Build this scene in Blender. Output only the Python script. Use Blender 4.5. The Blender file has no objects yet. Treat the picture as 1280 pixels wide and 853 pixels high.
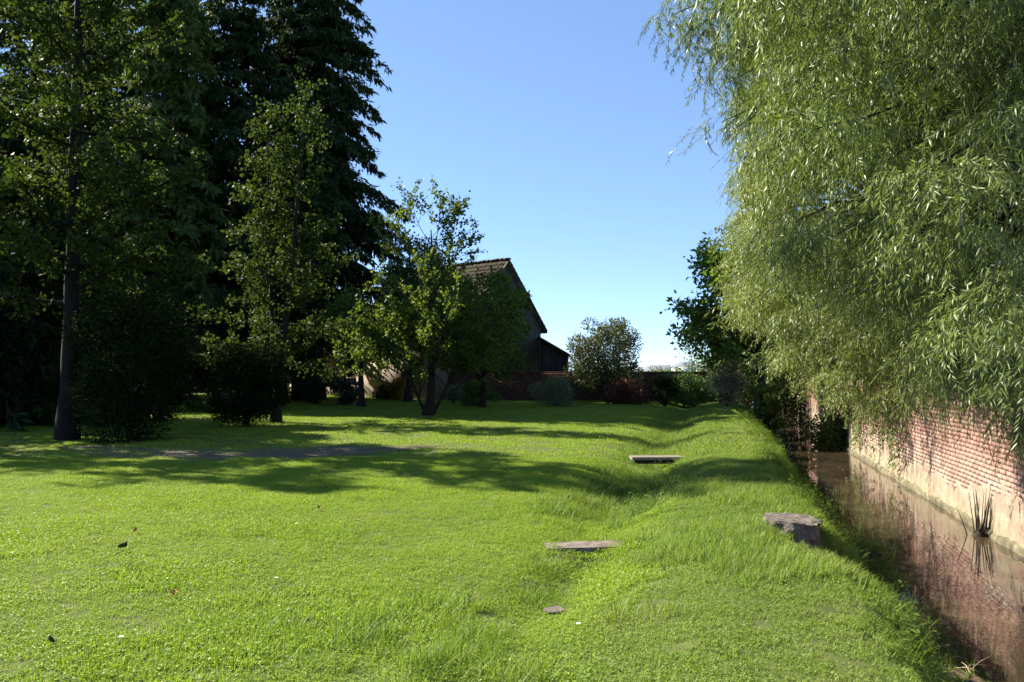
import bpy, math
import numpy as np
from mathutils import Vector, Matrix, Euler

SC = bpy.context.scene
COL = SC.collection
R = math.radians

# ------------------------------------------------------------------ camera
EYE = 1.6
FPX = 1024.0                                   # focal length in pixels of a 1280-wide picture
cam = bpy.data.cameras.new('camera')
cam.sensor_width = 36.0
cam.lens = 36.0 * FPX / 1280.0
cam.clip_start = 0.05
cam.clip_end = 5000
co = bpy.data.objects.new('camera', cam)
COL.objects.link(co)
co.location = (0, 0, EYE)
co.rotation_euler = (R(90 + 1.98), 0, 0)
SC.camera = co

# ------------------------------------------------------------------ sky, sun, exposure
SUN_LEFT = 61.0                                # degrees left of the viewing direction (+Y)
SUN_ELEV = 38.0
W = bpy.data.worlds.new('World')
SC.world = W
W.use_nodes = True
nt = W.node_tree
bg = nt.nodes['Background']
sky = nt.nodes.new('ShaderNodeTexSky')
sky.sky_type = 'NISHITA'
sky.sun_disc = False
sky.sun_elevation = R(SUN_ELEV)
sky.sun_rotation = R(-SUN_LEFT)
sky.altitude = 300
sky.air_density = 0.6
sky.dust_density = 0.0
sky.ozone_density = 8.0
gm = nt.nodes.new('ShaderNodeGamma'); gm.inputs[1].default_value = 0.66
tn = nt.nodes.new('ShaderNodeMixRGB'); tn.blend_type = 'MULTIPLY'; tn.inputs[0].default_value = 1; tn.inputs[2].default_value = (0.9, 0.94, 1.0, 1)
nt.links.new(sky.outputs[0], gm.inputs[0]); nt.links.new(gm.outputs[0], tn.inputs[1]); nt.links.new(tn.outputs[0], bg.inputs[0])
bg.inputs[1].default_value = 0.15
sl = bpy.data.lights.new('sun', 'SUN')
sl.energy = 5.0
sl.angle = R(0.53)
sl.color = (1.0, 0.93, 0.80)
so = bpy.data.objects.new('sun', sl)
COL.objects.link(so)
sdir = Vector((-math.sin(R(SUN_LEFT)) * math.cos(R(SUN_ELEV)), math.cos(R(SUN_LEFT)) * math.cos(R(SUN_ELEV)), math.sin(R(SUN_ELEV))))
so.rotation_euler = sdir.to_track_quat('Z', 'Y').to_euler()
so.location = sdir * 80
SC.view_settings.view_transform = 'Standard'
SC.view_settings.look = 'None'
SC.view_settings.exposure = 1.57
SC.view_settings.gamma = 1.0
SC.cycles.max_bounces = 8
SC.cycles.diffuse_bounces = 3
SC.cycles.transmission_bounces = 4
SC.cycles.transparent_max_bounces = 8

# ------------------------------------------------------------------ helpers
K = 0.245                                      # the stream, the wall and the ditch all run along (K, 1)

def P(px, Y):
    return (px - 640.0) / FPX * Y

def Zp(py, Y):
    return EYE + (462.0 - py) / FPX * Y

def sstep(a, b, x):
    t = np.clip((np.asarray(x, float) - a) / (b - a), 0, 1)
    return t * t * (3 - 2 * t)

def vnoise(x, y, seed=0):
    x = np.asarray(x, float); y = np.asarray(y, float)
    xi = np.floor(x).astype(np.int64); yi = np.floor(y).astype(np.int64)
    fx = x - xi; fy = y - yi
    fx = fx * fx * (3 - 2 * fx); fy = fy * fy * (3 - 2 * fy)
    def h(a, b):
        n = (a * 374761393 + b * 668265263 + seed * 1442695041) & 0x7fffffff
        n = ((n ^ (n >> 13)) * 1274126177) & 0x7fffffff
        return ((n ^ (n >> 16)) & 0xffff) / 65535.0
    return (h(xi, yi) * (1 - fx) + h(xi + 1, yi) * fx) * (1 - fy) + (h(xi, yi + 1) * (1 - fx) + h(xi + 1, yi + 1) * fx) * fy

def ground(X, Y):
    X = np.asarray(X, float); Y = np.asarray(Y, float)
    u = X - K * Y
    z = 0.05 * (vnoise(X * .35, Y * .35, 1) - .5) + 0.018 * (vnoise(X * 1.3, Y * 1.3, 2) - .5)
    wob = 0.22 * (vnoise(Y * .45, Y * 0 + 3, 5) - .5)
    us = u + 1.2 + wob
    depth = 0.10 + 0.14 * sstep(8, 11, Y)
    z = z - depth * np.exp(-(us / (0.30 + .35 * sstep(7, 12, Y))) ** 2) * sstep(4.6, 6.2, Y) * (1 - .35 * sstep(20, 34, Y)) * (1 - sstep(44, 52, Y))
    z = z + 0.17 * sstep(-1.0, .15, u) * (1 - sstep(.75, 1.45, u)) * (1 - .3 * sstep(20, 34, Y))
    e = 0.20 * (vnoise(Y * .9, Y * 0 + 7, 9) - .5)
    z = z - 0.95 * sstep(.95 + e, 1.85 + e, u) - .45 * sstep(1.6 + e, 2.7 + e, u)
    bar = np.exp(-((u - 2.1) / .42) ** 2) * np.exp(-((Y - 10.6) / .85) ** 2)
    bar2 = np.exp(-((u - 2.0) / .35) ** 2) * np.exp(-((Y - 6.3) / .9) ** 2)
    z = z + (.40 * bar + .33 * bar2) * (.75 + .5 * vnoise(X * 4, Y * 4, 8)) * sstep(1.5, 2.0, u)
    z = z - .55 * np.exp(-((X - 2.84) / .28) ** 2) * np.exp(-((Y - 7.02) / .42) ** 2)
    z = z + .07 * np.exp(-((X - .68) / .38) ** 4) * np.exp(-((Y - 7.42) / .26) ** 4)
    z = z + 2.1 * sstep(4.33, 4.42, u)
    z = z - 6.5 * sstep(60, 260, Y)
    return z

def mesh(name, V, F4=None, F3=None, mats=(), mi=None, smooth=False):
    V = np.asarray(V, np.float32).reshape(-1, 3)
    loops = []; starts = []; n = 0
    if F4 is not None and len(F4):
        F4 = np.asarray(F4, np.int32); loops.append(F4.ravel()); starts.append(np.arange(len(F4)) * 4); n = len(F4) * 4
    if F3 is not None and len(F3):
        F3 = np.asarray(F3, np.int32); loops.append(F3.ravel()); starts.append(n + np.arange(len(F3)) * 3)
    loops = np.concatenate(loops); starts = np.concatenate(starts)
    me = bpy.data.meshes.new(name)
    me.vertices.add(len(V)); me.vertices.foreach_set('co', V.ravel())
    me.loops.add(len(loops)); me.loops.foreach_set('vertex_index', loops.astype(np.int32))
    me.polygons.add(len(starts)); me.polygons.foreach_set('loop_start', starts.astype(np.int32))
    if smooth: me.polygons.foreach_set('use_smooth', np.ones(len(starts), bool))
    for m in (mats if isinstance(mats, (list, tuple)) else [mats]): me.materials.append(m)
    if mi is not None: me.polygons.foreach_set('material_index', np.asarray(mi, np.int32))
    me.update(calc_edges=True)
    return me

def link(name, me, parent=None, loc=(0, 0, 0), rot=(0, 0, 0)):
    o = bpy.data.objects.new(name, me); COL.objects.link(o)
    o.location = loc; o.rotation_euler = rot
    if parent is not None: o.parent = parent
    return o

def tag(o, label=None, cat=None, group=None, kind=None):
    if label: o['label'] = label
    if cat: o['category'] = cat
    if group: o['group'] = group
    if kind: o['kind'] = kind
    return o

def root(name, label, cat, loc, rz=0, group=None):
    o = bpy.data.objects.new(name, None); COL.objects.link(o)
    o.empty_display_size = .2
    o.location = loc; o.rotation_euler = (0, 0, rz)
    return tag(o, label, cat, group)

class Geo:
    """collects verts, quads and tris"""
    def __init__(s): s.V = []; s.Q = []; s.T = []; s.n = 0
    def add(s, V, Q=None, T=None):
        V = np.asarray(V, float).reshape(-1, 3)
        if Q is not None and len(Q): s.Q.append(np.asarray(Q, np.int64).reshape(-1, 4) + s.n)
        if T is not None and len(T): s.T.append(np.asarray(T, np.int64).reshape(-1, 3) + s.n)
        s.V.append(V); s.n += len(V); return s
    def box(s, c, size, rz=0, jit=0, rng=None):
        sx, sy, sz = np.array(size) / 2
        v = np.array([[x, y, z] for z in (-sz, sz) for x, y in ((-sx, -sy), (sx, -sy), (sx, sy), (-sx, sy))])
        if jit: v = v + rng.uniform(-jit, jit, v.shape)
        if rz: v = v @ np.array([[math.cos(rz), math.sin(rz), 0], [-math.sin(rz), math.cos(rz), 0], [0, 0, 1]])
        return s.add(v + np.array(c), [[3, 2, 1, 0], [4, 5, 6, 7], [0, 1, 5, 4], [1, 2, 6, 5], [2, 3, 7, 6], [3, 0, 4, 7]])
    def tube(s, pts, r0, r1=None, sides=6, cap=True):
        pts = np.asarray(pts, float); n = len(pts)
        rad = np.linspace(r0, r0 if r1 is None else r1, n) if np.isscalar(r0) else np.asarray(r0)
        tan = np.gradient(pts, axis=0); tan /= np.linalg.norm(tan, axis=1)[:, None] + 1e-9
        up = np.tile(np.array([0.0, 0, 1]), (n, 1)); up[np.abs(tan[:, 2]) > .9] = (1, 0, 0)
        if np.mean(np.abs(tan[:, 2])) > .5: up[:] = (1, 0, 0)
        a = np.cross(up, tan); a /= np.linalg.norm(a, axis=1)[:, None] + 1e-9
        b = np.cross(tan, a)
        th = np.arange(sides) * 2 * math.pi / sides
        V = pts[:, None, :] + rad[:, None, None] * (np.cos(th)[None, :, None] * a[:, None] + np.sin(th)[None, :, None] * b[:, None])
        i = np.arange(n - 1)[:, None] * sides; j = np.arange(sides)[None]; k = (j + 1) % sides
        Q = np.stack([i + j, i + k, i + sides + k, i + sides + j], -1).reshape(-1, 4)
        T = None
        if cap:
            e = (n - 1) * sides
            T = [[e, e + q, e + q + 1] for q in range(1, sides - 1)]
        return s.add(V.reshape(-1, 3), Q, T)
    def build(s, name, mats, smooth=False):
        return mesh(name, np.concatenate(s.V), np.concatenate(s.Q) if s.Q else None, np.concatenate(s.T) if s.T else None, mats, smooth=smooth)

def norm(a):
    return a / (np.linalg.norm(a, axis=-1, keepdims=True) + 1e-9)

def leaf_mesh(name, C, D, N, L, Wd, mat, fold=.15, mid=.45):
    """one folded four-cornered blade per leaf: base C, direction D, face normal N"""
    C = np.asarray(C, float); D = norm(np.asarray(D, float)); S = norm(np.cross(D, N)); N = norm(np.cross(S, D))
    L = np.asarray(L)[:, None]; Wd = np.asarray(Wd)[:, None]
    m = C + D * L * mid + N * Wd * fold
    V = np.stack([C, m + S * Wd * .5, C + D * L, m - S * Wd * .5], 1).reshape(-1, 3)
    return mesh(name, V, np.arange(len(C) * 4).reshape(-1, 4), None, [mat])

def rdir(rng, n):
    v = rng.normal(size=(n, 3)); return norm(v)

# ------------------------------------------------------------------ materials
MATS = {}
def newmat(name):
    m = bpy.data.materials.new(name); m.use_nodes = True
    m.node_tree.nodes.clear()
    return m, m.node_tree.nodes, m.node_tree.links

def ramp(nodes, stops):
    r = nodes.new('ShaderNodeValToRGB'); e = r.color_ramp.elements
    while len(e) < len(stops): e.new(.5)
    for k, (p, c) in enumerate(stops): e[k].position = p; e[k].color = (*c, 1)
    return r

def noise(nodes, links, vec, scale, detail=3, rough=.55):
    n = nodes.new('ShaderNodeTexNoise'); n.inputs['Scale'].default_value = scale; n.inputs['Detail'].default_value = detail
    n.inputs['Roughness'].default_value = rough
    if vec is not None: links.new(vec, n.inputs['Vector'])
    return n

def leafmat(name, cols, trans=.35, rough=.5, spec=.3, nscale=.6, tint=None, island=.65):
    m, N, L = newmat(name)
    out = N.new('ShaderNodeOutputMaterial'); geo = N.new('ShaderNodeNewGeometry')
    nz = noise(N, L, geo.outputs['Position'], nscale, 3)
    mx = N.new('ShaderNodeMath'); mx.operation = 'MULTIPLY_ADD'
    L.new(geo.outputs['Random Per Island'], mx.inputs[0]); mx.inputs[1].default_value = island
    m2 = N.new('ShaderNodeMath'); m2.operation = 'MULTIPLY_ADD'
    L.new(nz.outputs[0], m2.inputs[0]); m2.inputs[1].default_value = 1.6 * (1 - island); m2.inputs[2].default_value = -.3 * (1 - island)
    L.new(m2.outputs[0], mx.inputs[2])
    r = ramp(N, [(i / (len(cols) - 1), c) for i, c in enumerate(cols)])
    L.new(mx.outputs[0], r.inputs[0])
    p = N.new('ShaderNodeBsdfPrincipled'); p.inputs['Roughness'].default_value = rough
    p.inputs['Specular IOR Level'].default_value = spec
    L.new(r.outputs[0], p.inputs['Base Color'])
    t = N.new('ShaderNodeBsdfTranslucent')
    hs = N.new('ShaderNodeMixRGB'); hs.blend_type = 'MULTIPLY'; hs.inputs[0].default_value = 1
    hs.inputs[2].default_value = (*(tint or (1.5, 1.55, .7)), 1)
    L.new(r.outputs[0], hs.inputs[1]); L.new(hs.outputs[0], t.inputs[0])
    mix = N.new('ShaderNodeMixShader'); mix.inputs[0].default_value = trans
    L.new(p.outputs[0], mix.inputs[1]); L.new(t.outputs[0], mix.inputs[2]); L.new(mix.outputs[0], out.inputs[0])
    return m

def surf(name, stops, nscale=3, detail=5, rough=.9, bump=.3, bscale=None, spec=.3, stretch=None, island=0, extra=None, obj=False, bdist=.02):
    m, N, L = newmat(name)
    out = N.new('ShaderNodeOutputMaterial'); geo = N.new('ShaderNodeNewGeometry')
    vec = geo.outputs['Position']
    if obj:
        tc = N.new('ShaderNodeTexCoord'); vec = tc.outputs['Object']
    if stretch:
        mp = N.new('ShaderNodeMapping'); mp.inputs['Scale'].default_value = stretch; L.new(vec, mp.inputs[0]); vec = mp.outputs[0]
    nz = noise(N, L, vec, nscale, detail, .6)
    fac = nz.outputs[0]
    if island:
        oi = N.new('ShaderNodeObjectInfo'); a = N.new('ShaderNodeMath'); a.operation = 'ADD'
        L.new(geo.outputs['Random Per Island'], a.inputs[0]); L.new(oi.outputs['Random'], a.inputs[1])
        f = N.new('ShaderNodeMath'); f.operation = 'FRACT'; L.new(a.outputs[0], f.inputs[0])
        b = N.new('ShaderNodeMath'); b.operation = 'MULTIPLY_ADD'; L.new(f.outputs[0], b.inputs[0]); b.inputs[1].default_value = island
        c = N.new('ShaderNodeMath'); c.operation = 'MULTIPLY'; L.new(fac, c.inputs[0]); c.inputs[1].default_value = 1 - island * .8
        L.new(c.outputs[0], b.inputs[2]); fac = b.outputs[0]
    r = ramp(N, stops); L.new(fac, r.inputs[0]); col = r.outputs[0]
    p = N.new('ShaderNodeBsdfPrincipled'); p.inputs['Roughness'].default_value = rough; p.inputs['Specular IOR Level'].default_value = spec
    if extra: col = extra(N, L, geo, vec, col)
    L.new(col, p.inputs['Base Color'])
    if bump:
        b = N.new('ShaderNodeBump'); b.inputs['Strength'].default_value = bump; b.inputs['Distance'].default_value = bdist
        bn = noise(N, L, vec, bscale or nscale * 4, 6, .65); L.new(bn.outputs[0], b.inputs['Height']); L.new(b.outputs[0], p.inputs['Normal'])
    L.new(p.outputs[0], out.inputs[0])
    return m

def blend(N, L, base, col, scale, lo, hi, vec, amount=1.0, zrange=None, geo=None):
    """lay a second colour over the base where a noise rises between lo and hi (and optionally within a height range)"""
    nz = noise(N, L, vec, scale, 5, .6)
    mr = N.new('ShaderNodeMapRange'); mr.inputs['From Min'].default_value = lo; mr.inputs['From Max'].default_value = hi
    mr.inputs['To Max'].default_value = amount
    L.new(nz.outputs[0], mr.inputs['Value']); f = mr.outputs[0]
    if zrange:
        sx = N.new('ShaderNodeSeparateXYZ'); L.new(geo.outputs['Position'], sx.inputs[0])
        z = N.new('ShaderNodeMapRange'); z.inputs['From Min'].default_value = zrange[0]; z.inputs['From Max'].default_value = zrange[1]
        L.new(sx.outputs[2], z.inputs['Value'])
        mm = N.new('ShaderNodeMath'); mm.operation = 'MULTIPLY'; L.new(f, mm.inputs[0]); L.new(z.outputs[0], mm.inputs[1]); f = mm.outputs[0]
    mx = N.new('ShaderNodeMixRGB'); L.new(f, mx.inputs[0]); L.new(base, mx.inputs[1]); mx.inputs[2].default_value = (*col, 1)
    return mx.outputs[0]

M = {}
M['bark'] = surf('bark', [(.3, (.014, .011, .009)), (.7, (.042, .034, .027))], 9, 5, .95, .8, 14, stretch=(1, 1, .25))
M['bark_shaded'] = surf('shaded_bark', [(.3, (.006, .005, .004)), (.7, (.020, .016, .013))], 9, 5, .95, .8, 14, stretch=(1, 1, .25))  # darker copy of the bark; the far left trunk's shade put into colour
M['bark_grey'] = surf('bark_grey', [(.3, (.035, .032, .026)), (.7, (.11, .10, .08))], 9, 5, .95, .8, 14, stretch=(1, 1, .25))
M['bark_pale'] = surf('bark_pale', [(.3, (.10, .085, .065)), (.7, (.22, .19, .15))], 9, 5, .95, .5, 14)
M['conifer'] = leafmat('conifer_needles', [(.014, .026, .009), (.024, .042, .013), (.048, .07, .018)], .15, .65, .08)
M['conifer_soft'] = leafmat('soft_conifer_needles', [(.04, .062, .016), (.07, .10, .024), (.115, .145, .032)], .3, .6, .2)
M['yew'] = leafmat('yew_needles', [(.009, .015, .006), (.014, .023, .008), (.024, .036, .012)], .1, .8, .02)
M['ginkgo'] = leafmat('ginkgo_leaves', [(.026, .044, .009), (.042, .064, .013), (.072, .092, .02)], .38, .6, .1)
M['maple'] = leafmat('maple_leaves', [(.045, .075, .013), (.085, .125, .022), (.155, .18, .032)], .45, .5, .2)
M['broad'] = leafmat('broad_leaves', [(.025, .050, .012), (.045, .085, .018), (.085, .125, .025)], .35, .5, .25)
M['walnut'] = leafmat('compound_leaves', [(.06, .11, .02), (.10, .165, .026), (.17, .21, .03)], .45, .45, .3)
M['willow'] = leafmat('willow_leaves', [(.09, .132, .036), (.165, .215, .06), (.27, .315, .115)], .26, .42, .4, .9, island=.5)
M['willow_pale'] = leafmat('pale_willow_leaves', [(.125, .165, .046), (.21, .255, .074), (.32, .355, .13)], .28, .45, .4, .8, island=.5)
M['olive'] = leafmat('olive_green_leaves', [(.06, .075, .032), (.095, .11, .045), (.14, .15, .065)], .25, .55, .3)
M['grey_leaf'] = leafmat('grey_green_leaves', [(.11, .125, .065), (.16, .175, .095), (.22, .23, .13)], .25, .6, .3)
M['hedge'] = leafmat('hedge_leaves', [(.05, .09, .02), (.085, .14, .03), (.135, .195, .045)], .3, .5, .3)
M['hedge_light'] = leafmat('light_hedge_leaves', [(.06, .10, .02), (.10, .15, .03), (.15, .19, .04)], .35, .5, .3)
M['red_leaf'] = leafmat('red_leaves', [(.065, .025, .018), (.105, .042, .026), (.15, .085, .045)], .3, .5, .3, tint=(1.6, .9, .7))
M['twig_leaf'] = leafmat('greyish_pink_twigs', [(.13, .11, .08), (.19, .165, .125), (.24, .22, .16)], .2, .6, .2)
M['yellow_leaf'] = leafmat('yellow_leaves', [(.14, .11, .015), (.25, .19, .02), (.32, .20, .03)], .4, .5, .3)
M['glossy_dark'] = leafmat('glossy_dark_leaves', [(.025, .035, .022), (.04, .055, .034), (.07, .085, .06)], .1, .3, .6)
M['bright_leaf'] = leafmat('bright_green_leaves', [(.06, .11, .02), (.09, .16, .03), (.14, .20, .04)], .35, .5, .3)
M['ivy'] = leafmat('ivy_leaves', [(.05, .075, .02), (.09, .12, .03), (.15, .17, .05)], .3, .5, .15)
M['weed'] = leafmat('weed_leaves', [(.06, .105, .016), (.10, .155, .025), (.16, .21, .045)], .35, .6, .12)

def grassmat(name, a, b, c, dry, dry_amt):
    m = leafmat(name, [a, b, c], .38, .5, .2, .9, tint=(1.35, 1.35, .5), island=.5)
    N, L = m.node_tree.nodes, m.node_tree.links
    r = [n for n in N if n.type == 'VALTORGB'][0]
    geo = [n for n in N if n.type == 'NEW_GEOMETRY'][0]
    tgt = [l.to_socket for l in L if l.from_node == r]
    for l in [l for l in L if l.from_node == r]: L.remove(l)
    col = blend(N, L, r.outputs[0], dry, 1.1, .56, .75, geo.outputs['Position'], dry_amt)
    col = blend(N, L, col, tuple(.55 * x for x in a), 2.2, .58, .72, geo.outputs['Position'], .55)
    for t in tgt: L.new(col, t)
    return m
M['lawn'] = grassmat('lawn_blades', (.17, .26, .028), (.24, .34, .042), (.31, .395, .065), (.34, .36, .08), .4)
M['berm'] = grassmat('bank_blades', (.14, .215, .036), (.195, .275, .052), (.27, .335, .095), (.32, .30, .14), .6)
M['tall'] = grassmat('tall_blades', (.12, .20, .03), (.17, .25, .045), (.26, .31, .085), (.30, .27, .13), .6)

def ground_extra(N, L, geo, vec, col):
    col = blend(N, L, col, (.10, .085, .045), .8, .62, .78, vec, .5)
    # bare mud on the slope that drops to the stream and on its bed
    sx = N.new('ShaderNodeSeparateXYZ'); L.new(geo.outputs['Position'], sx.inputs[0])
    ku = N.new('ShaderNodeMath'); ku.operation = 'MULTIPLY_ADD'; L.new(sx.outputs[1], ku.inputs[0]); ku.inputs[1].default_value = -K; L.new(sx.outputs[0], ku.inputs[2])
    a = N.new('ShaderNodeMapRange'); a.inputs['From Min'].default_value = 1.25; a.inputs['From Max'].default_value = 1.55; L.new(ku.outputs[0], a.inputs['Value'])
    nz = noise(N, L, vec, 9, 5)
    mud = ramp(N, [(.3, (.030, .020, .012)), (.55, (.075, .048, .030)), (.75, (.15, .085, .055))]); L.new(nz.outputs[0], mud.inputs[0])
    dv = N.new('ShaderNodeVectorMath'); dv.operation = 'DISTANCE'; L.new(geo.outputs['Position'], dv.inputs[0]); dv.inputs[1].default_value = (2.85, 7.0, -.2)
    dm = N.new('ShaderNodeMapRange'); dm.inputs['From Min'].default_value = .5; dm.inputs['From Max'].default_value = .3; L.new(dv.outputs['Value'], dm.inputs['Value'])  # mud colour also darkens the hollow by the stone block, as undercut shade
    mxx = N.new('ShaderNodeMath'); mxx.operation = 'MAXIMUM'; L.new(a.outputs[0], mxx.inputs[0]); L.new(dm.outputs[0], mxx.inputs[1])
    mx = N.new('ShaderNodeMixRGB'); L.new(mxx.outputs[0], mx.inputs[0]); L.new(col, mx.inputs[1]); L.new(mud.outputs[0], mx.inputs[2])
    return mx.outputs[0]
M['ground'] = surf('ground_turf', [(.25, (.05, .065, .014)), (.5, (.075, .095, .016)), (.75, (.10, .125, .02))], 5, 6, .95, .6, 40, extra=ground_extra)
M['gravel'] = surf('gravel', [(.3, (.05, .038, .022)), (.5, (.10, .078, .05)), (.7, (.19, .155, .11))], 45, 4, .95, .8, 60, bdist=.01)

def brick_extra(N, L, geo, vec, col):
    col = blend(N, L, col, (.42, .32, .25), 1.6, .50, .72, vec, .75)
    col = blend(N, L, col, (.42, .35, .28), 2.5, .35, .6, vec, .75, (.35, -.25), geo)
    col = blend(N, L, col, (.11, .10, .06), 3.5, .60, .75, vec, .6)
    return col
M['brick'] = surf('wall_brick', [(.1, (.19, .095, .072)), (.42, (.30, .155, .12)), (.8, (.38, .235, .185))], 7, 5, .9, .2, 40, island=.2, extra=brick_extra, bdist=.004)
M['mortar'] = surf('lime_mortar', [(.3, (.22, .135, .10)), (.7, (.31, .20, .16))], 8, 5, .95, .6, 50)
def plaster_extra(N, L, geo, vec, col):
    col = blend(N, L, col, (.30, .165, .12), 2.2, .48, .66, vec, .75)
    col = blend(N, L, col, (.13, .11, .085), 5.5, .54, .70, vec, .6)
    col = blend(N, L, col, (.22, .20, .10), 2.0, .30, .6, vec, .75, (-.45, -.95), geo)
    return col
M['plaster'] = surf('old_lime_render', [(.3, (.19, .145, .105)), (.5, (.30, .24, .175)), (.75, (.40, .335, .255))], 3.5, 6, .95, .7, 18, extra=plaster_extra)
M['footing'] = surf('algae_stone', [(.3, (.05, .045, .025)), (.55, (.14, .12, .07)), (.75, (.27, .225, .155))], 5, 5, .8, .7, 20)
M['concrete'] = surf('weathered_stone', [(.3, (.085, .068, .052)), (.55, (.19, .155, .125)), (.8, (.30, .255, .215))], 9, 6, .95, .8, 30)
M['block'] = surf('dark_rough_stone', [(.3, (.065, .053, .042)), (.55, (.15, .125, .10)), (.8, (.25, .215, .18))], 9, 6, .95, 1.0, 30)
M['plank'] = surf('weathered_plank', [(.3, (.15, .125, .095)), (.7, (.30, .255, .20))], 12, 5, .9, .5, 30, stretch=(.2, 2, 2))
M['house'] = surf('beige_house_wall', [(.3, (.38, .29, .22)), (.6, (.50, .40, .31)), (.8, (.58, .48, .38))], 1.2, 6, .95, .4, 12)
M['plinth'] = surf('plinth_stone', [(.3, (.24, .19, .13)), (.7, (.38, .30, .21))], 2.5, 6, .95, .4, 12)
M['ledge'] = surf('ledge_stone', [(.3, (.30, .26, .21)), (.7, (.42, .37, .30))], 4, 4, .9, .3)
M['gable'] = surf('grey_gable_boards', [(.3, (.055, .05, .045)), (.7, (.105, .096, .085))], 3, 5, .95, .4, stretch=(3, 3, .3))
M['roof'] = surf('mossy_tiles', [(.3, (.03, .022, .016)), (.55, (.06, .043, .028)), (.8, (.075, .068, .03))], 3, 6, .95, .5, 20, island=.4)
M['dark_wood'] = surf('dark_wood', [(.3, (.018, .014, .011)), (.7, (.05, .04, .03))], 6, 4, .9, .3, stretch=(1, 1, .2))
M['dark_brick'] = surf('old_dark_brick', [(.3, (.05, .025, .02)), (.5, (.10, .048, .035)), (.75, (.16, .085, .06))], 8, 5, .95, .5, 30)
M['white'] = surf('white_paint', [(.3, (.66, .66, .66)), (.7, (.80, .80, .80))], 1, 3, .8, 0)
M['greyroof'] = surf('grey_roofing', [(.3, (.16, .17, .20)), (.7, (.26, .27, .30))], 1, 3, .8, 0)
M['metal'] = surf('galvanised_metal', [(.3, (.35, .36, .38)), (.7, (.5, .5, .52))], 3, 3, .5, 0)
M['wood_far'] = leafmat('far_wood_leaves', [(.04, .07, .03), (.06, .10, .045), (.09, .13, .06)], .2, .7, .2, .05)
M['pane'] = surf('dark_glass', [(.3, (.010, .011, .012)), (.7, (.02, .022, .024))], 2, 2, .08, 0, spec=.5)
M['petal'] = surf('white_petal', [(.3, (.75, .75, .72)), (.7, (.82, .82, .8))], 20, 2, .6, 0)
M['yolk'] = surf('yellow_disc', [(.3, (.6, .42, .03)), (.7, (.7, .5, .05))], 20, 2, .7, 0)
M['dead_leaf'] = surf('dead_leaf', [(.3, (.03, .018, .012)), (.7, (.08, .045, .03))], 30, 3, .8, .2)
M['orange_leaf'] = surf('orange_leaf', [(.3, (.22, .09, .03)), (.7, (.42, .20, .06))], 30, 3, .8, .2)
M['strand'] = surf('dark_strand', [(.3, (.012, .010, .008)), (.7, (.04, .034, .026))], 9, 3, .9, 0)
M['straw'] = surf('straw_stem', [(.3, (.20, .15, .08)), (.7, (.38, .31, .20))], 9, 3, .9, 0)

def water_mat():
    m, N, L = newmat('muddy_water')
    out = N.new('ShaderNodeOutputMaterial'); geo = N.new('ShaderNodeNewGeometry')
    p = N.new('ShaderNodeBsdfPrincipled'); p.inputs['Roughness'].default_value = .03; p.inputs['IOR'].default_value = 1.45
    p.inputs['Specular IOR Level'].default_value = 1.0
    nz = noise(N, L, geo.outputs['Position'], .9, 4)
    r = ramp(N, [(.35, (.034, .025, .015)), (.65, (.058, .043, .027))]); L.new(nz.outputs[0], r.inputs[0]); L.new(r.outputs[0], p.inputs['Base Color'])
    mp = N.new('ShaderNodeMapping'); mp.inputs['Scale'].default_value = (1.0, .6, 1); L.new(geo.outputs['Position'], mp.inputs[0])
    b1 = noise(N, L, mp.outputs[0], 3.5, 3); bp = N.new('ShaderNodeBump'); bp.inputs['Strength'].default_value = .10; bp.inputs['Distance'].default_value = .02
    L.new(b1.outputs[0], bp.inputs['Height']); L.new(bp.outputs[0], p.inputs['Normal'])
    L.new(p.outputs[0], out.inputs[0])
    return m
M['water'] = water_mat()

# ------------------------------------------------------------------ terrain
WATER_Z = -0.9
def grid(us, ys, zf, name, mat):
    U, Yg = np.meshgrid(us, ys)
    X = U + K * Yg
    V = np.stack([X, Yg, zf(X, Yg)], -1).reshape(-1, 3)
    nu = len(us); i = np.arange(len(ys) - 1)[:, None] * nu; j = np.arange(nu - 1)[None]
    Q = np.stack([i + j, i + j + 1, i + nu + j + 1, i + nu + j], -1).reshape(-1, 4)
    return mesh(name, V, Q, None, [mat], smooth=True)

us = np.concatenate([[-2500, -1200, -500, -200, -90], np.arange(-60, -20, 4), np.arange(-20, -4, .5), np.arange(-4, 4.25, .07), [4.28, 4.31, 4.34, 4.37, 4.40, 4.43, 4.6], np.arange(5, 20, 1.5), [25, 40, 80, 200, 500, 1200, 2500]])
ys = np.concatenate([[-60, -30, -12], np.arange(-6, 3, .5), np.arange(3, 16, .09), np.arange(16, 46, .25), np.arange(46, 80, 2), [90, 110, 140, 180, 220, 260, 400, 800, 1500, 3000]])
tag(link('ground', grid(us, ys, ground, 'ground', M['ground'])), 'green turf ground with a shallow ditch, a low bank and a stream bed', kind='structure')
wm = mesh('water', [[1.0 + K * -20, -20, WATER_Z], [4.33 + K * -20, -20, WATER_Z], [4.33 + K * 75, 75, WATER_Z], [1.0 + K * 75, 75, WATER_Z]], [[0, 1, 2, 3]], None, [M['water']])
tag(link('water', wm), 'still brown water of the narrow stream beside the brick wall', kind='structure')

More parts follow.
